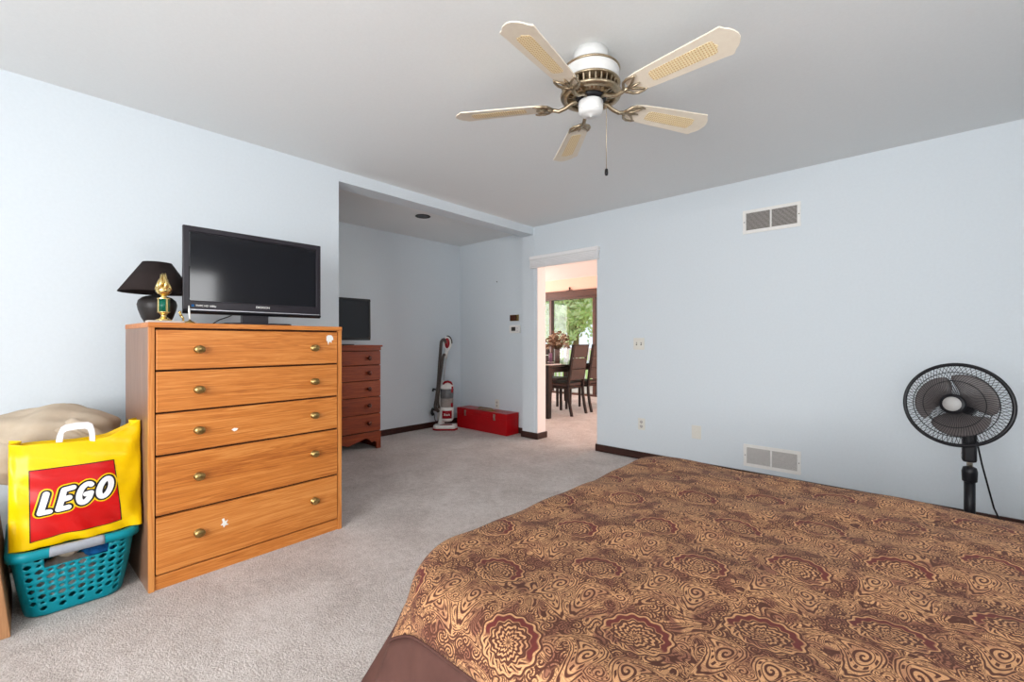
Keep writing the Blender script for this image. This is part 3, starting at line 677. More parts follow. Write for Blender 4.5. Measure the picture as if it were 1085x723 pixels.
for i in range(NS):
    for j in range(NT):
        s0 = i/NS; s1 = (i+1)/NS; a0 = t0+(t1-t0)*j/NT; a1 = t0+(t1-t0)*(j+1)/NT
        sc = s0+0.5/NS; dist = min(sc, 1-sc)
        if j >= NT-2 and dist < 3.1/NS: continue                       # hand hole under the grip
        solid_corner = any(abs(sc-c) < 1.1/NS for c in (0.125, 0.375, 0.625, 0.875))
        outer = [(s0, a0), ((s0+s1)/2, a0), (s1, a0), (s1, (a0+a1)/2), (s1, a1), ((s0+s1)/2, a1), (s0, a1), (s0, (a0+a1)/2)]
        sm, am = (s0+s1)/2, (a0+a1)/2
        if solid_corner or (j == 0 and i % 2) or dist < 0.02 and j >= NT-2 and False:
            b.add([bsurf(*p) for p in outer], [tuple(range(8))]); continue
        big = (i+j) % 2 == 0
        ws, wt = ((s1-s0)*0.44, (a1-a0)*0.40) if big else ((s1-s0)*0.28, (a1-a0)*0.22)
        hole = [(sm-ws*0.62, am-wt*0.62), (sm, am-wt*0.95), (sm+ws*0.5, am-wt*0.45), (sm+ws, am+wt*0.15), (sm+ws*0.62, am+wt*0.75), (sm, am+wt), (sm-ws*0.5, am+wt*0.5), (sm-ws, am-wt*0.15)]
        b.add([bsurf(*p) for p in outer]+[bsurf(*p) for p in hole], [(q, (q+1) % 8, 8+(q+1) % 8, 8+q) for q in range(8)])
b.build('side_wall', 'teal', BK, True, solid=0.003)
MB().prism([per(i/60, 0.222, 0.147, 0.07) for i in range(60)], 0.002, 0.006).build('bottom', 'teal', BK)
prof = [(-0.004, 0.262), (0.016, 0.258), (0.017, 0.283), (0.010, 0.292), (-0.004, 0.292)]
def rim(i, j):
    q = prof[int(round(j*(len(prof)-1)))]; x, y = per(i, 0.27+q[0], 0.192+q[0]*0.75, 0.07); return Vector((x, y, q[1]))
MB().grid(rim, 96, len(prof)-1).build('rim', 'teal', BK, True, solid=0.002)
b = MB().grid(lambda i, j: rim(0.955+0.09*i, j)+Vector((0.0018+0.002*sin(pi*i), 0, 0.001)), 16, len(prof)-1)
g = b.build('grip', 'greyrubber', BK, True, solid=0.002); g['label'] = 'grey rubber grip on the rim'
def blob(name, c, r, mat, seed, label, cat, amp=0.16, group=None, fold=5, flat=None):
    rg = random.Random(seed); ph = [rg.uniform(0, 6.28) for _ in range(6)]
    def fn(d):
        q = 1+amp*(sin(d.x*fold+ph[0])*cos(d.y*fold*1.3+ph[1])+0.6*sin(d.z*fold*1.7+ph[2]+d.x*3)+0.35*sin((d.y*2+d.z)*fold*1.6+ph[3]))
        return q
    b = MB().ball((0, 0, 0), r[0], r[1], r[2], 48, 30, fn)
    if flat is not None: b.v = [(p[0], p[1], max(p[2], flat)) for p in b.v]
    if flat is not None: pass
    o = b.build(name, mat, None, True, loc=c); return tag(o, label, cat, group)
blob('cloth', (BC[0]+0.085, BC[1]-0.03, 0.100), (0.13, 0.11, 0.075), 'clothwhite', 3, 'white laundry seen through the lower holes of the teal basket', 'laundry', 0.07)
blob('cloth', (BC[0]+0.03, BC[1]-0.110, 0.205), (0.16, 0.040, 0.024), 'clothdark', 5, 'dark laundry behind the upper left holes of the teal basket', 'laundry', 0.06)
blob('cloth', (BC[0]+0.18, BC[1]+0.075, 0.218), (0.06, 0.052, 0.034), 'clothblue', 8, 'blue cloth bulging under the grip of the teal basket', 'laundry', 0.08)
blob('cloth', (BC[0]+0.185, BC[1]-0.025, 0.236), (0.045, 0.038, 0.022), 'beige', 11, 'small beige garment just under the grey grip of the teal basket', 'laundry', 0.06)
# beige bedding behind the bag
def bedding():
    b = MB()
    def fn(d): return 1+0.04*sin(d.y*9+d.x*4)+0.03*sin(d.z*14+d.y*3)+0.02*sin(d.x*16)
    b.ball((0, 0, 0), 0.17, 0.25, 0.15, 56, 34, fn)
    b.ball((0.01, -0.10, -0.06), 0.165, 0.19, 0.12, 40, 24, fn)
    b.ball((-0.01, 0.03, -0.20), 0.15, 0.155, 0.17, 40, 24, fn)
    for k in range(5):
        b.tube([(0.13-0.05*cos(q)*k*0.2, -0.24+0.05*k+0.22*q/3, -0.01+0.022*k-0.05*abs(q-1.5)) for q in [0, 0.75, 1.5, 2.25, 3]], [0.012, 0.024, 0.026, 0.022, 0.01], 8)
    o = b.build('blanket', 'beige', None, True, loc=(0.28, -3.885, 0.675))
    tag(o, 'rumpled beige blanket heaped behind the yellow bag', 'blanket')
bedding()
# the yellow bag
BG = thing('shopping_bag', 'yellow carrier bag with a red square logo and white handles on the teal basket', 'bag', (0.628, -3.803, 0.291))
BY0, BY1 = -0.205, 0.20
def topz(y):
    q = (y-BY0)/(BY1-BY0); return 0.415+0.004*sin(q*9)+(0.055*max(0, (q-0.72)/0.28)**1.3)+0.012*max(0, (0.1-q)/0.1)
def bagx(y, z):
    q = (y-BY0)/(BY1-BY0); h = z/0.43
    bul = 0.055*sin(pi*min(max(q, 0), 1))**0.6*(0.35+0.65*sin(pi*min(1, max(0, h))**0.8))
    wr = 0.007*sin(y*38+z*22)*(1-h)+0.004*sin(z*55+y*17)+0.011*max(0, 1-abs(q-0.05)*12)*sin(z*24+y*20)+0.006*max(0, 1-h*3)*sin(y*70+z*40)+0.005*max(0, q-0.8)*5*sin(z*30-y*60)
    lean = -0.035*h
    return bul+wr*0.8+lean+0.012
def bagfront(i, j, off=0):
    y = BY0+(BY1-BY0)*i; 
    pinch = 0.018*(1-j)*(1-2*i)*0.6
    z = 0.004+(topz(y)-0.004)*j+ (0.028*(1-i)*(1-j))*0
    return Vector((bagx(y, z)+off, y+pinch*0, z))
b = MB().grid(bagfront, 130, 110)
b.build('front_panel', 'yellow', BG, True, solid=0.0012)
b = MB().grid(lambda i, j: Vector((-0.12-0.01*sin(i*7+j*3), BY0+(BY1-BY0)*i, 0.004+(topz(BY0+(BY1-BY0)*i)-0.01)*j)), 30, 20)
b.build('back_panel', 'yellow', BG, True, solid=0.0012)
for i_, y_ in ((0, BY0), (1, BY1)):
    def gus(i, j):
        p = bagfront(i_, j); x = p.x+(-0.12-p.x)*i
        ins = 0.035*sin(pi*i)*(0.2+0.8*j)*(1 if i_ == 0 else -1)
        return Vector((x, p.y+ins, p.z))
    MB().grid(gus, 16, 30).build('gusset', 'yellow', BG, True, solid=0.0012)
def onbag(y, z, off): return (bagx(y, z)+0.0014+off*1.5, y, z)
SQ = [(-0.148, 0.315), (0.102, 0.312), (0.126, 0.052), (-0.145, 0.036)]       # TL TR BR BL of the printed square
def sq(i, j, e=0.0):
    i = -e+(1+2*e)*i; j = -e+(1+2*e)*j
    yt = SQ[0][0]+(SQ[1][0]-SQ[0][0])*i; yb = SQ[3][0]+(SQ[2][0]-SQ[3][0])*i; zt = SQ[0][1]+(SQ[1][1]-SQ[0][1])*i; zb = SQ[3][1]+(SQ[2][1]-SQ[3][1])*i
    return yb+(yt-yb)*j, zb+(zt-zb)*j+0.006*sin(i*5)*(1-j)
MB().grid(lambda i, j: onbag(*sq(i, j, 0.013), 0.0004), 60, 60).build('logo_outline', 'bagblack', BG, True)
MB().grid(lambda i, j: onbag(*sq(i, j), 0.0010), 60, 60).build('logo_square', 'bagred', BG, True)
strokes = []
def arcp(cx, cy, rx, ry, a0, a1, n=16): return [(cx+rx*cos(radians(a0+(a1-a0)*k/n)), cy+ry*sin(radians(a0+(a1-a0)*k/n))) for k in range(n+1)]
GAP = 0.98
strokes += [[(0.06, 1), (0, 0), (0.42, 0)]]
o_ = GAP*0.86; strokes += [[(o_+0.50, 1), (o_+0.06, 1), (o_, 0), (o_+0.46, 0)], [(o_+0.03, 0.5), (o_+0.40, 0.5)]]
o_ = GAP*1.78; strokes += [arcp(o_+0.32, 0.5, 0.32, 0.5, 55, 320)+[(o_+0.60, 0.42), (o_+0.36, 0.42)]]
o_ = GAP*2.78; strokes += [arcp(o_+0.34, 0.5, 0.30, 0.5, 0, 360, 24)]
LS = 0.062
def lmap(p):
    x, y = p; x = x+0.22*y
    tilt = 0.13
    yy = (x-1.78)*LS*0.98; zz = (y-0.5)*LS*1.15+yy*tilt
    return (yy-0.012, zz+0.195)
def stroke_mesh(rad, off, name, mat):
    b = MB()
    for st in strokes:
        pts = []
        for a, c in zip(st, st[1:]):
            n = max(1, int(sqrt((a[0]-c[0])**2+(a[1]-c[1])**2)/0.05))
            pts += [(a[0]+(c[0]-a[0])*k/n, a[1]+(c[1]-a[1])*k/n) for k in range(n)]
        pts.append(st[-1]); P = [lmap(p) for p in pts]; r = rad*LS
        for q in P:
            ring = [(q[0]+r*cos(2*pi*k/14), q[1]+r*sin(2*pi*k/14)) for k in range(14)]
            b.add([onbag(q[0], q[1], off)]+[onbag(u[0], u[1], off) for u in ring], [(0, 1+k, 1+(k+1) % 14) for k in range(14)])
        for a, c in zip(P, P[1:]):
            d = Vector((c[0]-a[0], c[1]-a[1])); 
            if d.length < 1e-9: continue
            d.normalize(); n = (-d.y*r, d.x*r)
            b.add([onbag(a[0]+n[0], a[1]+n[1], off), onbag(a[0]-n[0], a[1]-n[1], off), onbag(c[0]-n[0], c[1]-n[1], off), onbag(c[0]+n[0], c[1]+n[1], off)], [(0, 1, 2, 3)])
    o = b.build(name, mat, BG)
    return o
stroke_mesh(0.34, 0.0016, 'logo_yellow_edge', 'yellow')
stroke_mesh(0.265, 0.0022, 'logo_black_edge', 'bagblack')
stroke_mesh(0.16, 0.0028, 'logo_letters', 'bagwhite')
def handle(x, dy, tilt):
    out = [(-0.064, 0.385), (-0.058, 0.44), (-0.050, 0.464), (-0.036, 0.474), (0.0, 0.478), (0.036, 0.476), (0.050, 0.466), (0.057, 0.44), (0.060, 0.385)]
    inn = [(-0.046, 0.385), (-0.041, 0.438), (-0.036, 0.452), (-0.028, 0.458), (0.0, 0.461), (0.028, 0.460), (0.036, 0.454), (0.040, 0.438), (0.042, 0.385)]
    P = lambda q: (x+tilt*(q[1]-0.39), q[0]+dy, q[1])
    b = MB()
    for k in range(8): b.add([P(out[k]), P(out[k+1]), P(inn[k+1]), P(inn[k])], [(0, 1, 2, 3)])
    b.build('handle', 'bagwhite', BG, solid=0.0015)
handle(0.002, -0.014, -0.12); handle(-0.085, -0.006, -0.15)
# brown box at the left edge
o = MB().prism([(-4.000, 0), (-4.043, 0.42), (-4.32, 0.42), (-4.30, 0)], 0.25, 0.715, 'x').build('wooden_box', 'brownbox', bevel=0.003)
tag(o, 'plain brown wooden box on the carpet left of the teal basket', 'box')

# ------------------------------------------------------------------ alcove furniture
CH = thing('chest_of_drawers', 'narrow reddish brown chest with round wooden knobs in the alcove', 'chest of drawers', (-1.155, -1.775, 0))
ch_hw, ch_dp, ch_h = 0.36, 0.23, 1.085
MB().box(-ch_dp-0.005, ch_dp+0.014, -ch_hw-0.014, ch_hw+0.014, ch_h-0.018, ch_h).build('top', 'cherry', CH, bevel=0.004)
for y in (-ch_hw, ch_hw-0.02): MB().box(-ch_dp, ch_dp-0.022, y, y+0.02, 0.0, ch_h-0.018).build('side_panel', 'cherry', CH, bevel=0.002)
MB().box(-ch_dp, ch_dp-0.012, -ch_hw+0.02, ch_hw-0.02, 0.18, ch_h-0.018).build('carcass', 'gap', CH)
MB().box(ch_dp-0.02, ch_dp, -ch_hw, ch_hw, ch_h-0.055, ch_h-0.018).build('frieze', 'cherry', CH)
ap = [(-ch_hw, 0.18), (-ch_hw, 0), (-ch_hw+0.05, 0), (-ch_hw+0.055, 0.07), (-ch_hw+0.08, 0.085), (-ch_hw+0.105, 0.07), (-ch_hw+0.13, 0.10), (-ch_hw+0.17, 0.125)]
ap += [(-0.1, 0.10), (0, 0.07), (0.1, 0.10), (ch_hw-0.17, 0.125), (ch_hw-0.13, 0.10), (ch_hw-0.105, 0.07), (ch_hw-0.08, 0.085), (ch_hw-0.055, 0.07), (ch_hw-0.05, 0), (ch_hw, 0), (ch_hw, 0.18)]
MB().prism(ap, ch_dp-0.02, ch_dp, 'x').build('apron', 'cherry', CH, bevel=0.002)
zz = [0.188, 0.372, 0.548, 0.718, 0.878, 1.026]
for a, c in zip(zz, zz[1:]):
    d = MB().box(ch_dp-0.02, ch_dp+0.003, -ch_hw+0.006, ch_hw-0.006, a+0.003, c-0.004).build('drawer', 'cherry', CH, bevel=0.003)
    for y in (-0.215, 0.215):
        R = Matrix.Translation((ch_dp+0.003, y, (a+c)/2)) @ Matrix.Rotation(pi/2, 4, 'Y')
        MB().lathe([(0.015, 0), (0.009, 0.006), (0.009, 0.012), (0.021, 0.02), (0.022, 0.026), (0.012, 0.034), (0, 0.035)], seg=18, mat=R).build('knob', 'cherry_knob', d, True)
T2 = thing('television', 'smaller black flat television on the reddish chest in the alcove', 'television', (-1.05, -1.83, ch_h+0.001))
b = MB(); w2 = 0.365; a0, a1 = 0.05, 0.487
b.box(-0.02, 0, -w2, w2, a1-0.02, a1).box(-0.02, 0, -w2, w2, a0, a0+0.028).box(-0.02, 0, -w2, -w2+0.02, a0+0.028, a1-0.02).box(-0.02, 0, w2-0.02, w2, a0+0.028, a1-0.02).build('bezel', 'black', T2, bevel=0.003)
MB().box(-0.05, -0.012, -w2+0.01, w2-0.01, a0+0.01, a1-0.01).build('back_housing', 'black', T2, bevel=0.008)
MB().box(-0.012, -0.006, -w2+0.02, w2-0.02, a0+0.028, a1-0.02).build('screen', 'screen', T2)
MB().box(-0.05, -0.02, -0.05, 0.05, 0.008, 0.12).build('neck', 'black', T2); MB().prism(rrect(-0.12, 0.08, -0.15, 0.15, 0.03), 0, 0.01).build('stand_base', 'blackgloss', T2, bevel=0.002)

TB = thing('tool_box', 'long red metal tool box with two latches on the alcove floor by the wall', 'tool box', (-0.7615, -0.005, 0))
MB().box(-0.4425, 0.4425, -0.113, 0.107, 0.0, 0.19).build('body', 'redmetal', TB, bevel=0.004)
MB().box(-0.4445, 0.4445, -0.1155, 0.1095, 0.186, 0.259).build('lid', 'redmetal', TB, bevel=0.006)
for x in (-0.28, 0.245):
    l = MB().box(x-0.016, x+0.016, -0.121, -0.113, 0.165, 0.182).box(x-0.012, x+0.012, -0.123, -0.115, 0.182, 0.215).box(x-0.018, x+0.018, -0.121, -0.115, 0.215, 0.24)
    l.tube([(x-0.014, -0.124, 0.205), (x, -0.127, 0.212), (x+0.014, -0.124, 0.205)], 0.004, 8).build('latch', 'steel', TB, bevel=0.001)
MB().tube([(-0.12, -0.02, 0.262), (-0.12, -0.02, 0.275), (-0.10, -0.02, 0.283), (0.10, -0.02, 0.283), (0.12, -0.02, 0.275), (0.12, -0.02, 0.262)], 0.006, 8).box(-0.16, 0.16, -0.06, 0.02, 0.259, 0.263).build('handle', 'brass', TB, True)

# vacuum cleaner: local x to the viewer's right, local -y towards the viewer
VC = thing('vacuum_cleaner', 'white and deep red upright vacuum cleaner with a grey hose standing in the alcove corner', 'vacuum cleaner', (-1.185, -0.335, 0), radians(42.2))
b = MB().prism([(-0.145, -0.06), (-0.10, -0.10), (0.13, -0.085), (0.16, -0.02), (0.13, 0.07), (-0.10, 0.09), (-0.14, 0.05)], 0.018, 0.065)
b.build('floor_head', 'white', VC, bevel=0.015)
MB().prism([(-0.15, -0.065), (-0.10, -0.107), (0.135, -0.092), (0.165, -0.02), (0.13, 0.07), (-0.10, 0.09), (-0.145, 0.05)], 0.0, 0.022).build('bumper', 'vacred', VC, bevel=0.006)
MB().prism([(-0.06, -0.065), (0.10, -0.055), (0.09, -0.01), (-0.03, -0.005)], 0.065, 0.069).build('head_window', 'vacred', VC)
MB().tube([(-0.06, 0.02, 0.05), (-0.05, 0.03, 0.10), (-0.03, 0.04, 0.15)], [0.045, 0.04, 0.05], 16).build('swivel_neck', 'white', VC, True)
MB().lathe([(0.06, 0.10), (0.082, 0.125), (0.088, 0.16), (0.088, 0.27), (0.082, 0.285), (0, 0.285)], (0.02, 0.03, 0), 28).build('motor_housing', 'white', VC, True)
def front_patch(i, j):
    a = radians(-125+85*i); return Vector((0.02+0.0905*cos(a), 0.03+0.0905*sin(a), 0.145+0.10*j))
o = MB().grid(front_patch, 12, 3).build('badge', 'vacred', VC, True, solid=0.002)
text_mesh('Shark', 0.036, 'badge_text', 'white', VC, Matrix.Translation((0.032, -0.066, 0.195)) @ Matrix.Rotation(pi/2, 4, 'X') @ Matrix.Scale(1, 4))
MB().lathe([(0.078, 0.285), (0.08, 0.29), (0.08, 0.40)], (0.02, 0.03, 0), 28).build('dust_cup_lower', 'bindust', VC, True)
MB().lathe([(0.0815, 0.398), (0.083, 0.405), (0.086, 0.52), (0.08, 0.525), (0, 0.525)], (0.02, 0.03, 0), 28).build('dust_cup_upper', 'bin', VC, True)
MB().lathe([(0.088, 0.518), (0.09, 0.535), (0.085, 0.56), (0.06, 0.60), (0.02, 0.612), (0, 0.613)], (0.02, 0.03, 0), 28).build('cup_lid', 'white', VC, True)
MB().tube([(-0.02, -0.03, 0.58), (0.0, -0.045, 0.605), (0.04, -0.045, 0.615), (0.075, -0.02, 0.60), (0.09, 0.0, 0.57)], [0.012, 0.014, 0.014, 0.014, 0.01], 10).build('carry_handle', 'vacred', VC, True)
MB().box(0.075, 0.105, -0.03, 0.03, 0.47, 0.55).box(0.075, 0.102, -0.03, 0.03, 0.285, 0.34).build('release_clip', 'vacred', VC, bevel=0.006)
MB().tube([(-0.075, 0.06, 0.12), (-0.08, 0.07, 0.35), (-0.05, 0.07, 0.62)], [0.035, 0.03, 0.028], 14).build('spine', 'white', VC, True)
MB().tube([(-0.03, 0.075, 0.60), (-0.012, 0.08, 0.80), (0.004, 0.085, 0.97)], [0.012, 0.011, 0.011], 12).build('wand', 'silver', VC, True)
MB().tube([(-0.004, 0.083, 0.90), (0.008, 0.085, 1.0), (0.018, 0.085, 1.03)], [0.017, 0.024, 0.026], 14).build('wand_grip', 'white', VC, True)
ov = MB().tube([(0.02+0.045*cos(a)*0.9, 0.08, 1.10+0.075*sin(a)) for a in [2*pi*i/28 for i in range(28)]], 0.016, 10, True); ov.build('handle_loop', 'white', VC, True)
MB().ball((0.015, 0.07, 1.10), 0.032, 0.018, 0.068, 20, 14).build('handle_inset', 'vacred', VC, True)
MB().tube([(0.02+0.052*cos(a), 0.078, 1.105+0.083*sin(a)) for a in [radians(100-12*i) for i in range(10)]], 0.012, 10).build('trigger', 'black', VC, True)
def ribbed(pts, r, ribs):
    P = [Vector(p) for p in pts]; out = []; rr = []
    L = [0]
    for a, c in zip(P, P[1:]): L.append(L[-1]+(c-a).length)
    n = ribs*2
    for k in range(n+1):
        d = L[-1]*k/n; i = max(j for j in range(len(P)-1) if L[j] <= d+1e-9)
        u = (d-L[i])/max(1e-9, L[i+1]-L[i]); p0 = P[max(i-1, 0)]; p1 = P[i]; p2 = P[i+1]; p3 = P[min(i+2, len(P)-1)]
        out.append(0.5*((2*p1)+(p2-p0)*u+(2*p0-5*p1+4*p2-p3)*u*u+(3*p1-p0-3*p2+p3)*u**3)); rr.append(r if k % 2 else r*0.8)
    return out, rr
pp, rr = ribbed([(0.0, 0.07, 1.10), (-0.02, 0.06, 1.145), (-0.055, 0.05, 1.12), (-0.066, 0.045, 1.0), (-0.08, 0.035, 0.8), (-0.095, 0.02, 0.55), (-0.115, 0.0, 0.38), (-0.125, 0.0, 0.28), (-0.09, 0.04, 0.22)], 0.022, 60)
MB().tube(pp, rr, 10).build('hose', 'hose', VC, True)
pp, rr = ribbed([(-0.015, 0.06, 0.95), (-0.03, 0.03, 0.93), (-0.05, 0.01, 0.75), (-0.075, -0.02, 0.55), (-0.09, -0.02, 0.36), (-0.08, 0.01, 0.27)], 0.018, 46)
MB().tube(pp, rr, 10).build('hose', 'hose', VC, True)
MB().tube([(-0.13, 0.06, 0.50), (-0.16, 0.05, 0.51), (-0.165, 0.05, 0.48)], 0.014, 8).tube([(-0.12, 0.06, 0.24), (-0.17, 0.05, 0.25), (-0.18, 0.05, 0.21), (-0.16, 0.05, 0.17)], 0.02, 8).build('cord_hook', 'black', VC, True)
MB().tube([(-0.15, 0.05, 0.2), (-0.14, 0.04, 0.12), (-0.10, 0.03, 0.06)], 0.005, 6).build('cord', 'black', VC, True)

# ------------------------------------------------------------------ ceiling fan
FX, FY = 2.170, -2.230
FN = thing('ceiling_fan', 'white and antique brass ceiling fan with five cream blades inset with cane', 'ceiling fan', (FX, FY, H))
MB().lathe([(0, 0), (0.078, 0), (0.078, -0.045), (0.072, -0.055), (0.062, -0.062), (0.062, -0.076), (0, -0.076)], seg=48).build('canopy', 'fanwhite', FN, True)
MB().lathe([(0, -0.074), (0.10, -0.074), (0.126, -0.080), (0.132, -0.086), (0.130, -0.092), (0, -0.092)], seg=56).build('upper_rim', 'antique', FN, True)
MB().lathe([(0, -0.091), (0.126, -0.091), (0.128, -0.096), (0.127, -0.142), (0.122, -0.146), (0, -0.146)], seg=56).build('motor_band', 'fanwhite', FN, True)
MB().lathe([(0, -0.144), (0.130, -0.145), (0.133, -0.150), (0.130, -0.155), (0.112, -0.157), (0.090, -0.160), (0.078, -0.205), (0, -0.205)], seg=56).build('motor_bowl', 'antique', FN, True)
b = MB()
for k in range(30):
    R_ = Matrix.Rotation(2*pi*k/30, 4, 'Z')
    b.prism([(0.076, -0.204), (0.118, -0.196), (0.126, -0.157), (0.088, -0.157)], -0.003, 0.003, 'y', R_)
b.build('vent_fins', 'antique', FN)
MB().lathe([(0.108, -0.193), (0.130, -0.188), (0.138, -0.194), (0.134, -0.204), (0.110, -0.210), (0.104, -0.204), (0.108, -0.193)], seg=56, cap=False).build('lower_rim', 'antique', FN, True)
MB().lathe([(0.07, -0.200), (0.068, -0.218), (0.05, -0.226), (0, -0.226)], seg=32).build('blade_hub', 'black', FN, True)
MB().lathe([(0, -0.222), (0.054, -0.222), (0.056, -0.228), (0.055, -0.262), (0.050, -0.276), (0.036, -0.284), (0.008, -0.286), (0.006, -0.290), (0, -0.291)], seg=40).build('switch_housing', 'fanwhite', FN, True)
b = MB()
for k in range(24):
    a = 2*pi*k/24; b.ball((0.0535*cos(a), 0.0535*sin(a), -0.266), 0.003, 0.003, 0.003, 6, 4)
b.build('beading', 'fanwhite', FN, True)
pc = MB().tube([(0.046, 0.028, -0.235), (0.060, 0.036, -0.24), (0.060, 0.036, -0.53)], 0.0016, 6).build('pull_chain', 'antique', FN, True)
MB().lathe([(0.002, -0.53), (0.007, -0.535), (0.008, -0.552), (0.006, -0.562), (0, -0.564)], (0.060, 0.036, 0), 12).build('chain_pull', 'black', pc, True)
def bladepoly():
    R0, R1 = 0.195, 0.640
    half = [(R0, 0.030), (R0+0.02, 0.046), (R0+0.06, 0.054), (0.40, 0.063), (0.56, 0.070), (0.592, 0.073), (0.600, 0.071), (0.604, 0.063), (0.611, 0.054), (0.622, 0.045), (0.632, 0.030), (R1, 0.010)]
    return half + [(x, -y) for x, y in reversed(half)]
for ang in (-4, -83, -149, 136.5, 61):
    bz = -0.232
    RM = Matrix.Rotation(radians(ang), 4, 'Z')
    bl = MB().prism(bladepoly(), -0.003, 0.003).build('blade', 'blade', FN, bevel=0.0015)
    bl.matrix_local = RM @ Matrix.Translation((0, 0, bz)) @ Matrix.Rotation(radians(-12), 4, 'X')
    MB().prism([(0.30, -0.024), (0.31, -0.028), (0.54, -0.033), (0.555, -0.029), (0.558, -0.012), (0.566, 0), (0.558, 0.012), (0.555, 0.029), (0.54, 0.033), (0.31, 0.028), (0.30, 0.024), (0.296, 0)], -0.0042, 0.0042).build('cane_panel', 'cane', bl)
    br = MB()
    br.tube([(0.05, 0, 0.018), (0.085, 0, 0.012), (0.115, 0, -0.008), (0.145, 0, -0.018), (0.175, 0, -0.010), (0.20, 0, -0.008)], [0.010, 0.010, 0.009, 0.009, 0.009, 0.008], 10)
    for s in (1, -1):
        br.tube([(0.17, 0, -0.010), (0.185, s*0.020, -0.009), (0.195, s*0.040, -0.008), (0.215, s*0.050, -0.008), (0.245, s*0.050, -0.008), (0.26, s*0.046, -0.007)], [0.007, 0.007, 0.006, 0.006, 0.005, 0.003], 8)
        br.tube([(0.19, 0, -0.009), (0.215, s*0.012, -0.009), (0.235, s*0.030, -0.008), (0.25, s*0.045, -0.007)], [0.006, 0.006, 0.005, 0.003], 8)
    br.tube([(0.19, 0, -0.009), (0.22, 0, -0.009), (0.25, 0, -0.007)], [0.007, 0.006, 0.003], 8)
    o = br.build('blade_bracket', 'antique', FN, True)
    o.matrix_local = RM @ Matrix.Translation((0, 0, bz)) @ Matrix.Rotation(radians(-8), 4, 'X')

# ------------------------------------------------------------------ pedestal fan
PF = thing('pedestal_fan', 'black pedestal fan with a round wire grille standing between the bed and the wall', 'fan', (3.475, -0.66, 0))
MB().lathe([(0.19, 0), (0.19, 0.012), (0.17, 0.024), (0.06, 0.04), (0.03, 0.05), (0, 0.05)], seg=48).build('base', 'black', PF, True)
MB().lathe([(0.022, 0.04), (0.022, 0.42), (0, 0.42)], seg=24).build('pole', 'black', PF, True)
MB().lathe([(0.023, 0.395), (0.029, 0.40), (0.031, 0.45), (0.026, 0.47), (0.016, 0.475), (0, 0.475)], seg=24).build('height_collar', 'black', PF, True)
MB().lathe([(0.012, 0.46), (0.012, 0.54)], seg=16).build('inner_pole', 'steel', PF, True)
MB().box(-0.030, 0.026, -0.032, 0.03, 0.50, 0.66).build('control_box', 'black', PF, bevel=0.012)
b = MB()
for k in range(4): b.box(-0.034, -0.029, -0.02, -0.006, 0.525+0.022*k, 0.54+0.022*k)
b.build('button_row', 'silver', PF, bevel=0.001)
MB().tube([(0, 0.0, 0.64), (-0.005, 0.01, 0.70), (-0.02, 0.0, 0.77)], [0.022, 0.024, 0.026], 14).build('tilt_neck', 'black', PF, True)
# head frame: local z of the head is the facing direction
fc = Vector((-0.30, -0.93, 0.13)).normalized()
q = fc.to_track_quat('Z', 'Y').to_matrix().to_4x4()
HM = Matrix.Translation((-0.055, -0.075, 0.80)) @ q
def H_(o): o.matrix_local = HM; return o
H_(MB().lathe([(0, -0.17), (0.035, -0.165), (0.052, -0.14), (0.056, -0.08), (0.05, -0.045), (0, -0.045)], seg=28).build('motor_housing', 'black', PF, True))
GR = 0.207
def gp(r, side):         # bulge of the grille
    k = r/GR; return (0.045*(1-k**2.6) if side > 0 else -0.045*(1-k**3))
for side, nm in ((1, 'front_grille'), (-1, 'rear_grille')):
    b = MB()
    n = 84 if side > 0 else 60
    for k in range(n):
        a = 2*pi*k/n; pts = []
        for r in (0.05, 0.09, 0.13, 0.165, 0.19, GR):
            aa = a + (0.5*(1-r/GR))*side; pts.append((r*cos(aa), r*sin(aa), gp(r, side)))
        b.tube(pts, 0.0011, 4)
    for r in ((0.05, 0.12, 0.165) if side > 0 else (0.05, 0.13)):
        b.tube([(r*cos(2*pi*i/40), r*sin(2*pi*i/40), gp(r, side)) for i in range(40)], 0.002, 6, True)
    H_(b.build(nm, 'black', PF))
H_(MB().tube([(GR*cos(2*pi*i/72), GR*sin(2*pi*i/72), 0) for i in range(72)], 0.009, 10, True).build('grille_rim', 'black', PF, True))
c_ = H_(MB().lathe([(0, 0.038), (0.050, 0.038), (0.052, 0.046), (0.046, 0.052), (0, 0.053)], seg=32).build('hub_cap', 'black', PF, True))
c2 = MB().lathe([(0, 0.0525), (0.036, 0.0525), (0.036, 0.0545), (0, 0.0555)], seg=32).build('badge', 'badge', c_, True)
M['fanblade'] = speckled('smoked grey plastic', srgb(96, 90, 90), srgb(104, 98, 97), 60, 0.35, 0)
H_(MB().lathe([(0, -0.03), (0.034, -0.03), (0.036, 0.01), (0.026, 0.026), (0, 0.03)], seg=24).build('rotor_hub', 'black', PF, True))
for k in range(3):
    def bladef(i, j, k=k):
        r = 0.028+0.135*j; wd = radians(34+34*sin(pi*min(1, j*0.62+0.12))); a = 2*pi*k/3+0.5+(i-0.5)*wd*2*(0.62+0.30*j)+0.25*j
        rr_ = r*(1-0.10*abs(2*i-1)**3*j)
        return Vector((rr_*cos(a), rr_*sin(a), (i-0.5)*0.034))
    H_(MB().grid(bladef, 16, 12).build('rotor_blade', 'fanblade', PF, True, solid=0.002))
MB().tube([(0.01, 0.03, 0.62), (0.03, 0.05, 0.60), (0.05, 0.08, 0.48), (0.075, 0.12, 0.36), (0.10, 0.16, 0.24), (0.15, 0.2, 0.10), (0.22, 0.25, 0.006), (0.3, 0.4, 0.006)], 0.004, 8).build('power_cord', 'black', PF, True)

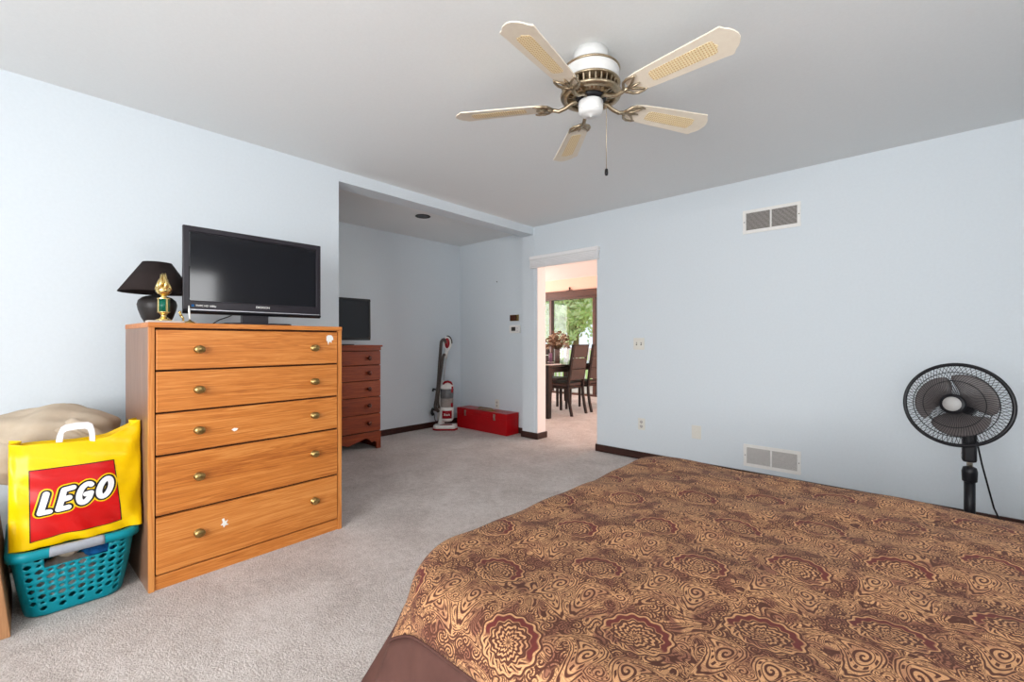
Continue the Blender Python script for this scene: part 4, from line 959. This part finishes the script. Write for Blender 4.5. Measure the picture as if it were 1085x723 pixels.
# ------------------------------------------------------------------ wall fittings
def vent(x0, x1, z0, z1, label, dark):
    v = thing('air_vent', label, 'vent', ((x0+x1)/2, 0, (z0+z1)/2)); w_, h_ = (x1-x0)/2, (z1-z0)/2; e = 0.024
    b = MB().box(-w_, w_, -0.008, -0.0005, h_-e, h_).box(-w_, w_, -0.008, -0.0005, -h_, -h_+e).box(-w_, -w_+e, -0.008, -0.0005, -h_+e, h_-e).box(w_-e, w_, -0.008, -0.0005, -h_+e, h_-e).box(-0.006, 0.006, -0.008, -0.0005, -h_+e, h_-e)
    b.build('frame', 'white', v, bevel=0.002)
    MB().box(-w_+e, w_-e, -0.0015, -0.0008, -h_+e, h_-e).build('duct_back', 'ventdark', v)
    for sx in (-1, 1):
        b = MB(); n = 16
        for k in range(n):
            z = -h_+e+(2*h_-2*e)*(k+0.5)/n
            b.box(min(sx*0.006, sx*(w_-e)), max(sx*0.006, sx*(w_-e)), -0.0009, 0.0009, -(0.0018 if dark else 0.0035), (0.0018 if dark else 0.0035), Matrix.Translation((0, -0.0045, z)) @ Matrix.Rotation(radians(35 if dark else -30), 4, 'X'))
        b.build('louvres', 'ventgrey', v)
    b = MB()
    for sx in (-1, 1): b.lathe([(0.004, 0), (0.003, 0.002), (0, 0.0025)], seg=10, mat=Matrix.Translation((sx*(w_-0.012), -0.008, 0)) @ Matrix.Rotation(pi/2, 4, 'X'))
    b.build('screw', 'slot', v)
vent(2.219, 2.622, 2.0, 2.19, 'white framed air vent high on the wall near the ceiling', True)
vent(2.224, 2.622, 0.110, 0.289, 'white framed air vent low on the wall just above the bed', False)
def plate(name, x0, x1, z0, z1, y, label, cat, kind, mat='offwhite'):
    p = thing(name, label, cat, ((x0+x1)/2, y, (z0+z1)/2)); w_, h_ = (x1-x0)/2, (z1-z0)/2
    MB().box(-w_, w_, -0.006, -0.0003, -h_, h_).build('plate', mat, p, bevel=0.0025)
    if kind == 'switch':
        for s in (-1, 1):
            MB().box(s*0.023-0.006, s*0.023+0.006, -0.0066, -0.005, -0.013, 0.013).build('switch_slot', 'slot', p)
            MB().box(s*0.023-0.0045, s*0.023+0.0045, -0.015, -0.006, -0.002, 0.008).build('toggle', mat, p, bevel=0.001)
    if kind == 'outlet':
        for s in (-1, 1):
            r = MB().lathe([(0.016, 0), (0.016, 0.003), (0, 0.003)], seg=20, mat=Matrix.Translation((0, -0.0055, s*0.021)) @ Matrix.Rotation(pi/2, 4, 'X')).build('receptacle', 'ventgrey', p)
            MB().box(-0.008, -0.005, -0.0092, -0.0084, s*0.021-0.005, s*0.021+0.007).box(0.005, 0.008, -0.0092, -0.0084, s*0.021-0.005, s*0.021+0.007).box(-0.002, 0.002, -0.0092, -0.0084, s*0.021-0.011, s*0.021-0.007).build('socket_slots', 'slot', r)
    return p
plate('light_switch', 1.250, 1.360, 1.045, 1.157, 0, 'ivory double light switch on the wall right of the doorway', 'light switch', 'switch')
plate('wall_outlet', 1.297, 1.367, 0.281, 0.392, 0, 'ivory electrical outlet low on the wall right of the doorway', 'outlet', 'outlet')
plate('cover_plate', 1.804, 1.886, 0.272, 0.388, 0, 'blank ivory cover plate low on the wall left of the lower vent', 'cover plate', 'blank')
plate('wall_outlet', -0.735, -0.665, 0.262, 0.38, 0.12, 'ivory electrical outlet on the alcove wall above the red tool box', 'outlet', 'outlet')
th = thing('thermostat', 'old thermostat with a dark brown face on the alcove wall', 'thermostat', (-0.398, 0.12, 1.413))
MB().box(-0.070, 0.070, -0.014, -0.0003, -0.038, 0.038).build('case', 'brass', th, bevel=0.004)
MB().box(-0.066, 0.036, -0.022, -0.014, -0.034, 0.034).build('face', 'gap', th, bevel=0.003)
th = thing('thermostat', 'white digital thermostat below the brown one on the alcove wall', 'thermostat', (-0.383, 0.12, 1.274))
MB().prism(rrect(-0.085, 0.085, -0.048, 0.048, 0.015), -0.026, -0.0003, 'y').build('case', 'white', th, bevel=0.005)
MB().box(-0.050, 0.018, -0.028, -0.0255, -0.022, 0.026).build('display', 'slot', th)
MB().box(0.040, 0.060, -0.029, -0.0255, -0.030, -0.018).box(0.040, 0.060, -0.029, -0.0255, 0.005, 0.017).build('button_pair', 'silver', th, bevel=0.001)
o = MB().tube([(-0.698, 0.119, 1.882), (-0.698, 0.106, 1.884), (-0.698, 0.104, 1.892)], 0.004, 8).build('wall_hook', 'slot'); tag(o, 'tiny dark hook in the alcove wall above the tool box', 'hook')
rs = thing('recessed_light', 'dark recessed downlight in the alcove ceiling', 'light', (-0.565, -1.14, H))
MB().lathe([(0.058, -0.001), (0.078, -0.001), (0.080, -0.005), (0.060, -0.006), (0.056, -0.001)], seg=36, cap=False).build('trim_ring', 'slot', rs, True)
MB().lathe([(0, -0.0012), (0.058, -0.0012), (0.058, -0.003), (0, -0.003)], seg=32).build('baffle', 'black', rs)
# pleated shade drawn up over the doorway
sh = thing('rolled_shade', 'white shade drawn up into a roll above the doorway', 'blind', (0.43, 0, 2.02))
MB().box(-0.452, 0.452, -0.055, -0.001, 0.035, 0.075).build('head_rail', 'doorwhite', sh, bevel=0.004)
b = MB()
for k in range(5):
    z = 0.033-0.0155*k
    b.prism([(-0.001-0.010, z), (-0.050, z), (-0.054, z-0.007), (-0.050, z-0.014), (-0.011, z-0.014)], -0.445, 0.445, 'x')
b.build('pleat_stack', 'doorwhite', sh)
MB().box(-0.447, 0.447, -0.052, -0.008, -0.058, -0.046).build('bottom_rail', 'doorwhite', sh, bevel=0.003)

# ------------------------------------------------------------------ dining furniture
DT = thing('dining_table', 'dark espresso dining table with a glossy top beyond the doorway', 'table', (-1.15, 2.05, 0))
MB().box(-0.51, 0.51, -0.93, 0.93, 0.740, 0.772).build('tabletop', 'glassdark', DT, bevel=0.004)
MB().box(-0.46, 0.46, -0.88, 0.88, 0.66, 0.740).build('table_apron', 'espresso', DT)
for sx in (-1, 1):
    for sy in (-1, 1):
        x, y = sx*0.455, sy*0.875
        MB().lathe([(0.040*1.2, 0), (0.054*1.2, 0.70), (0.054*1.2, 0.74)], (x, y, 0), 4, mat=Matrix.Translation((x, y, 0)) @ Matrix.Rotation(pi/4, 4, 'Z') @ Matrix.Translation((-x, -y, 0))).build('leg', 'espresso', DT, bevel=0.003)
def dining_chair():
    t = thing('dining_chair', 'x', 'chair', (0, 0, 0), 0, 'chairs around the dining table')
    # faces local -x; back at +x
    MB().box(-0.40, 0.03, -0.215, 0.215, 0.40, 0.435).build('seat_frame', 'espresso', t, bevel=0.004)
    MB().box(-0.405, 0.02, -0.21, 0.21, 0.435, 0.485).build('seat', 'leather', t, bevel=0.018)
    for s in (-1, 1):
        b = MB(); y = s*0.195
        prof = [(0.085, 0.0), (0.05, 0.15), (0.025, 0.30), (0.02, 0.42), (0.03, 0.52), (0.06, 0.75), (0.115, 1.06), (0.145, 1.06), (0.095, 0.75), (0.062, 0.52), (0.055, 0.42), (0.062, 0.30), (0.088, 0.15), (0.122, 0.0)]
        b.prism(prof, y-0.017, y+0.017, 'y').build('rear_leg', 'espresso', t, bevel=0.003)
        MB().prism([(-0.40, 0.40), (-0.36, 0.40), (-0.365, 0.0), (-0.393, 0.0)], y-0.018, y+0.018, 'y').build('front_leg', 'espresso', t, bevel=0.003)
    def back(k0, k1):
        x0, x1 = 0.025+0.0000*k0, 0
        f = lambda z: 0.028+(z-0.5)*0.155
        return MB().prism([(f(k0), k0), (f(k1), k1), (f(k1)+0.036, k1), (f(k0)+0.036, k0)], -0.177, 0.177, 'y')
    for a, c in ((0.53, 0.695), (0.705, 0.865), (0.875, 1.055)): back(a, c).build('back_cushion', 'leather', t, bevel=0.006)
    MB().prism([(0.110, 1.045), (0.116, 1.075), (0.152, 1.075), (0.147, 1.045)], -0.212, 0.212, 'y').build('top_rail', 'espresso', t, bevel=0.004)
    return t
proto = dining_chair()
def dup(root):
    r = root.copy(); COL.objects.link(r)
    for ch in list(root.children):
        c = ch.copy(); COL.objects.link(c); c.parent = r
    return r
spots = [(-0.64, 1.745, 0, 'dark dining chair nearest the doorway, seen from behind at the near end of the table'),
         (-0.64, 2.29, 0, 'dark dining chair just right of the nearest one, half hidden by the doorway'),
         (-1.68, 1.60, pi, 'dark dining chair on the far long side of the table, at its near end'),
         (-1.68, 2.42, pi, 'dark dining chair on the far long side of the table, farther from the doorway')]
for i, (x, y, rz, lab) in enumerate(spots):
    o = proto if i == 0 else dup(proto)
    o.location = (x, y, 0); o.rotation_euler = (0, 0, rz); o['label'] = lab
va = thing('vase', 'grey cylinder vase on the dining table', 'vase', (-1.36, 2.30, 0.7725))
MB().lathe([(0, 0), (0.045, 0), (0.048, 0.01), (0.05, 0.20), (0.046, 0.21), (0.042, 0.205), (0.04, 0.03), (0, 0.03)], seg=24).build('body', 'vase', va, True)
fl = thing('dried_flowers', 'full bunch of brown and cream dried flowers standing in the vase', 'flowers', (-1.36, 2.30, 0.81))
rg = random.Random(9); st = MB(); p1 = MB(); p2 = MB()
for k in range(130):
    a = rg.uniform(0, 2*pi); e = rg.uniform(0.05, 1.0)**0.6; R_ = 0.23*e; z = 0.40+0.10*rg.uniform(-1, 1)-0.14*e
    tip = Vector((R_*cos(a), R_*sin(a), z+0.02)); st.tube([(0.015*cos(a), 0.015*sin(a), 0.02), (0.03*cos(a), 0.03*sin(a), 0.17), tip*0.7+Vector((0, 0, 0.08)), tip], 0.0018, 4)
    t_ = p1 if rg.random() < 0.55 else p2; sz = rg.uniform(0.014, 0.026)
    t_.ball(tip, sz, sz, sz*0.8, 7, 5, lambda d: 1+0.35*sin(d.x*9)*cos(d.y*9))
    for _ in range(3):
        d = Vector((rg.gauss(0, 1), rg.gauss(0, 1), rg.gauss(0, 1))).normalized()*0.03; e_ = d.cross(Vector((0.3, 0.5, 0.8))).normalized()*0.010
        t_.add([tip+d*0.3, tip+d+e_, tip+d*1.6, tip+d-e_], [(0, 1, 2, 3)])

for q_ in (st.build('stems', 'dried', fl), p1.build('brown_heads', 'dried', fl), p2.build('cream_heads', 'driedpale', fl)): q_['kind'] = 'stuff'
cd = thing('candle', 'mauve pillar candle on a pale saucer left of the vase', 'candle', (-1.26, 1.98, 0.7725))
MB().lathe([(0, 0), (0.05, 0), (0.06, 0.008), (0, 0.008)], seg=24).build('saucer', 'placemat', cd, True); MB().lathe([(0.028, 0.008), (0.028, 0.15), (0, 0.152)], seg=20).build('wax', 'violet', cd, True)
o = MB().prism(rrect(-0.86, -0.70, 1.25, 1.62, 0.02), 0.7724, 0.7755).build('placemat', 'placemat'); tag(o, 'pale placemat on the near corner of the dining table', 'placemat')
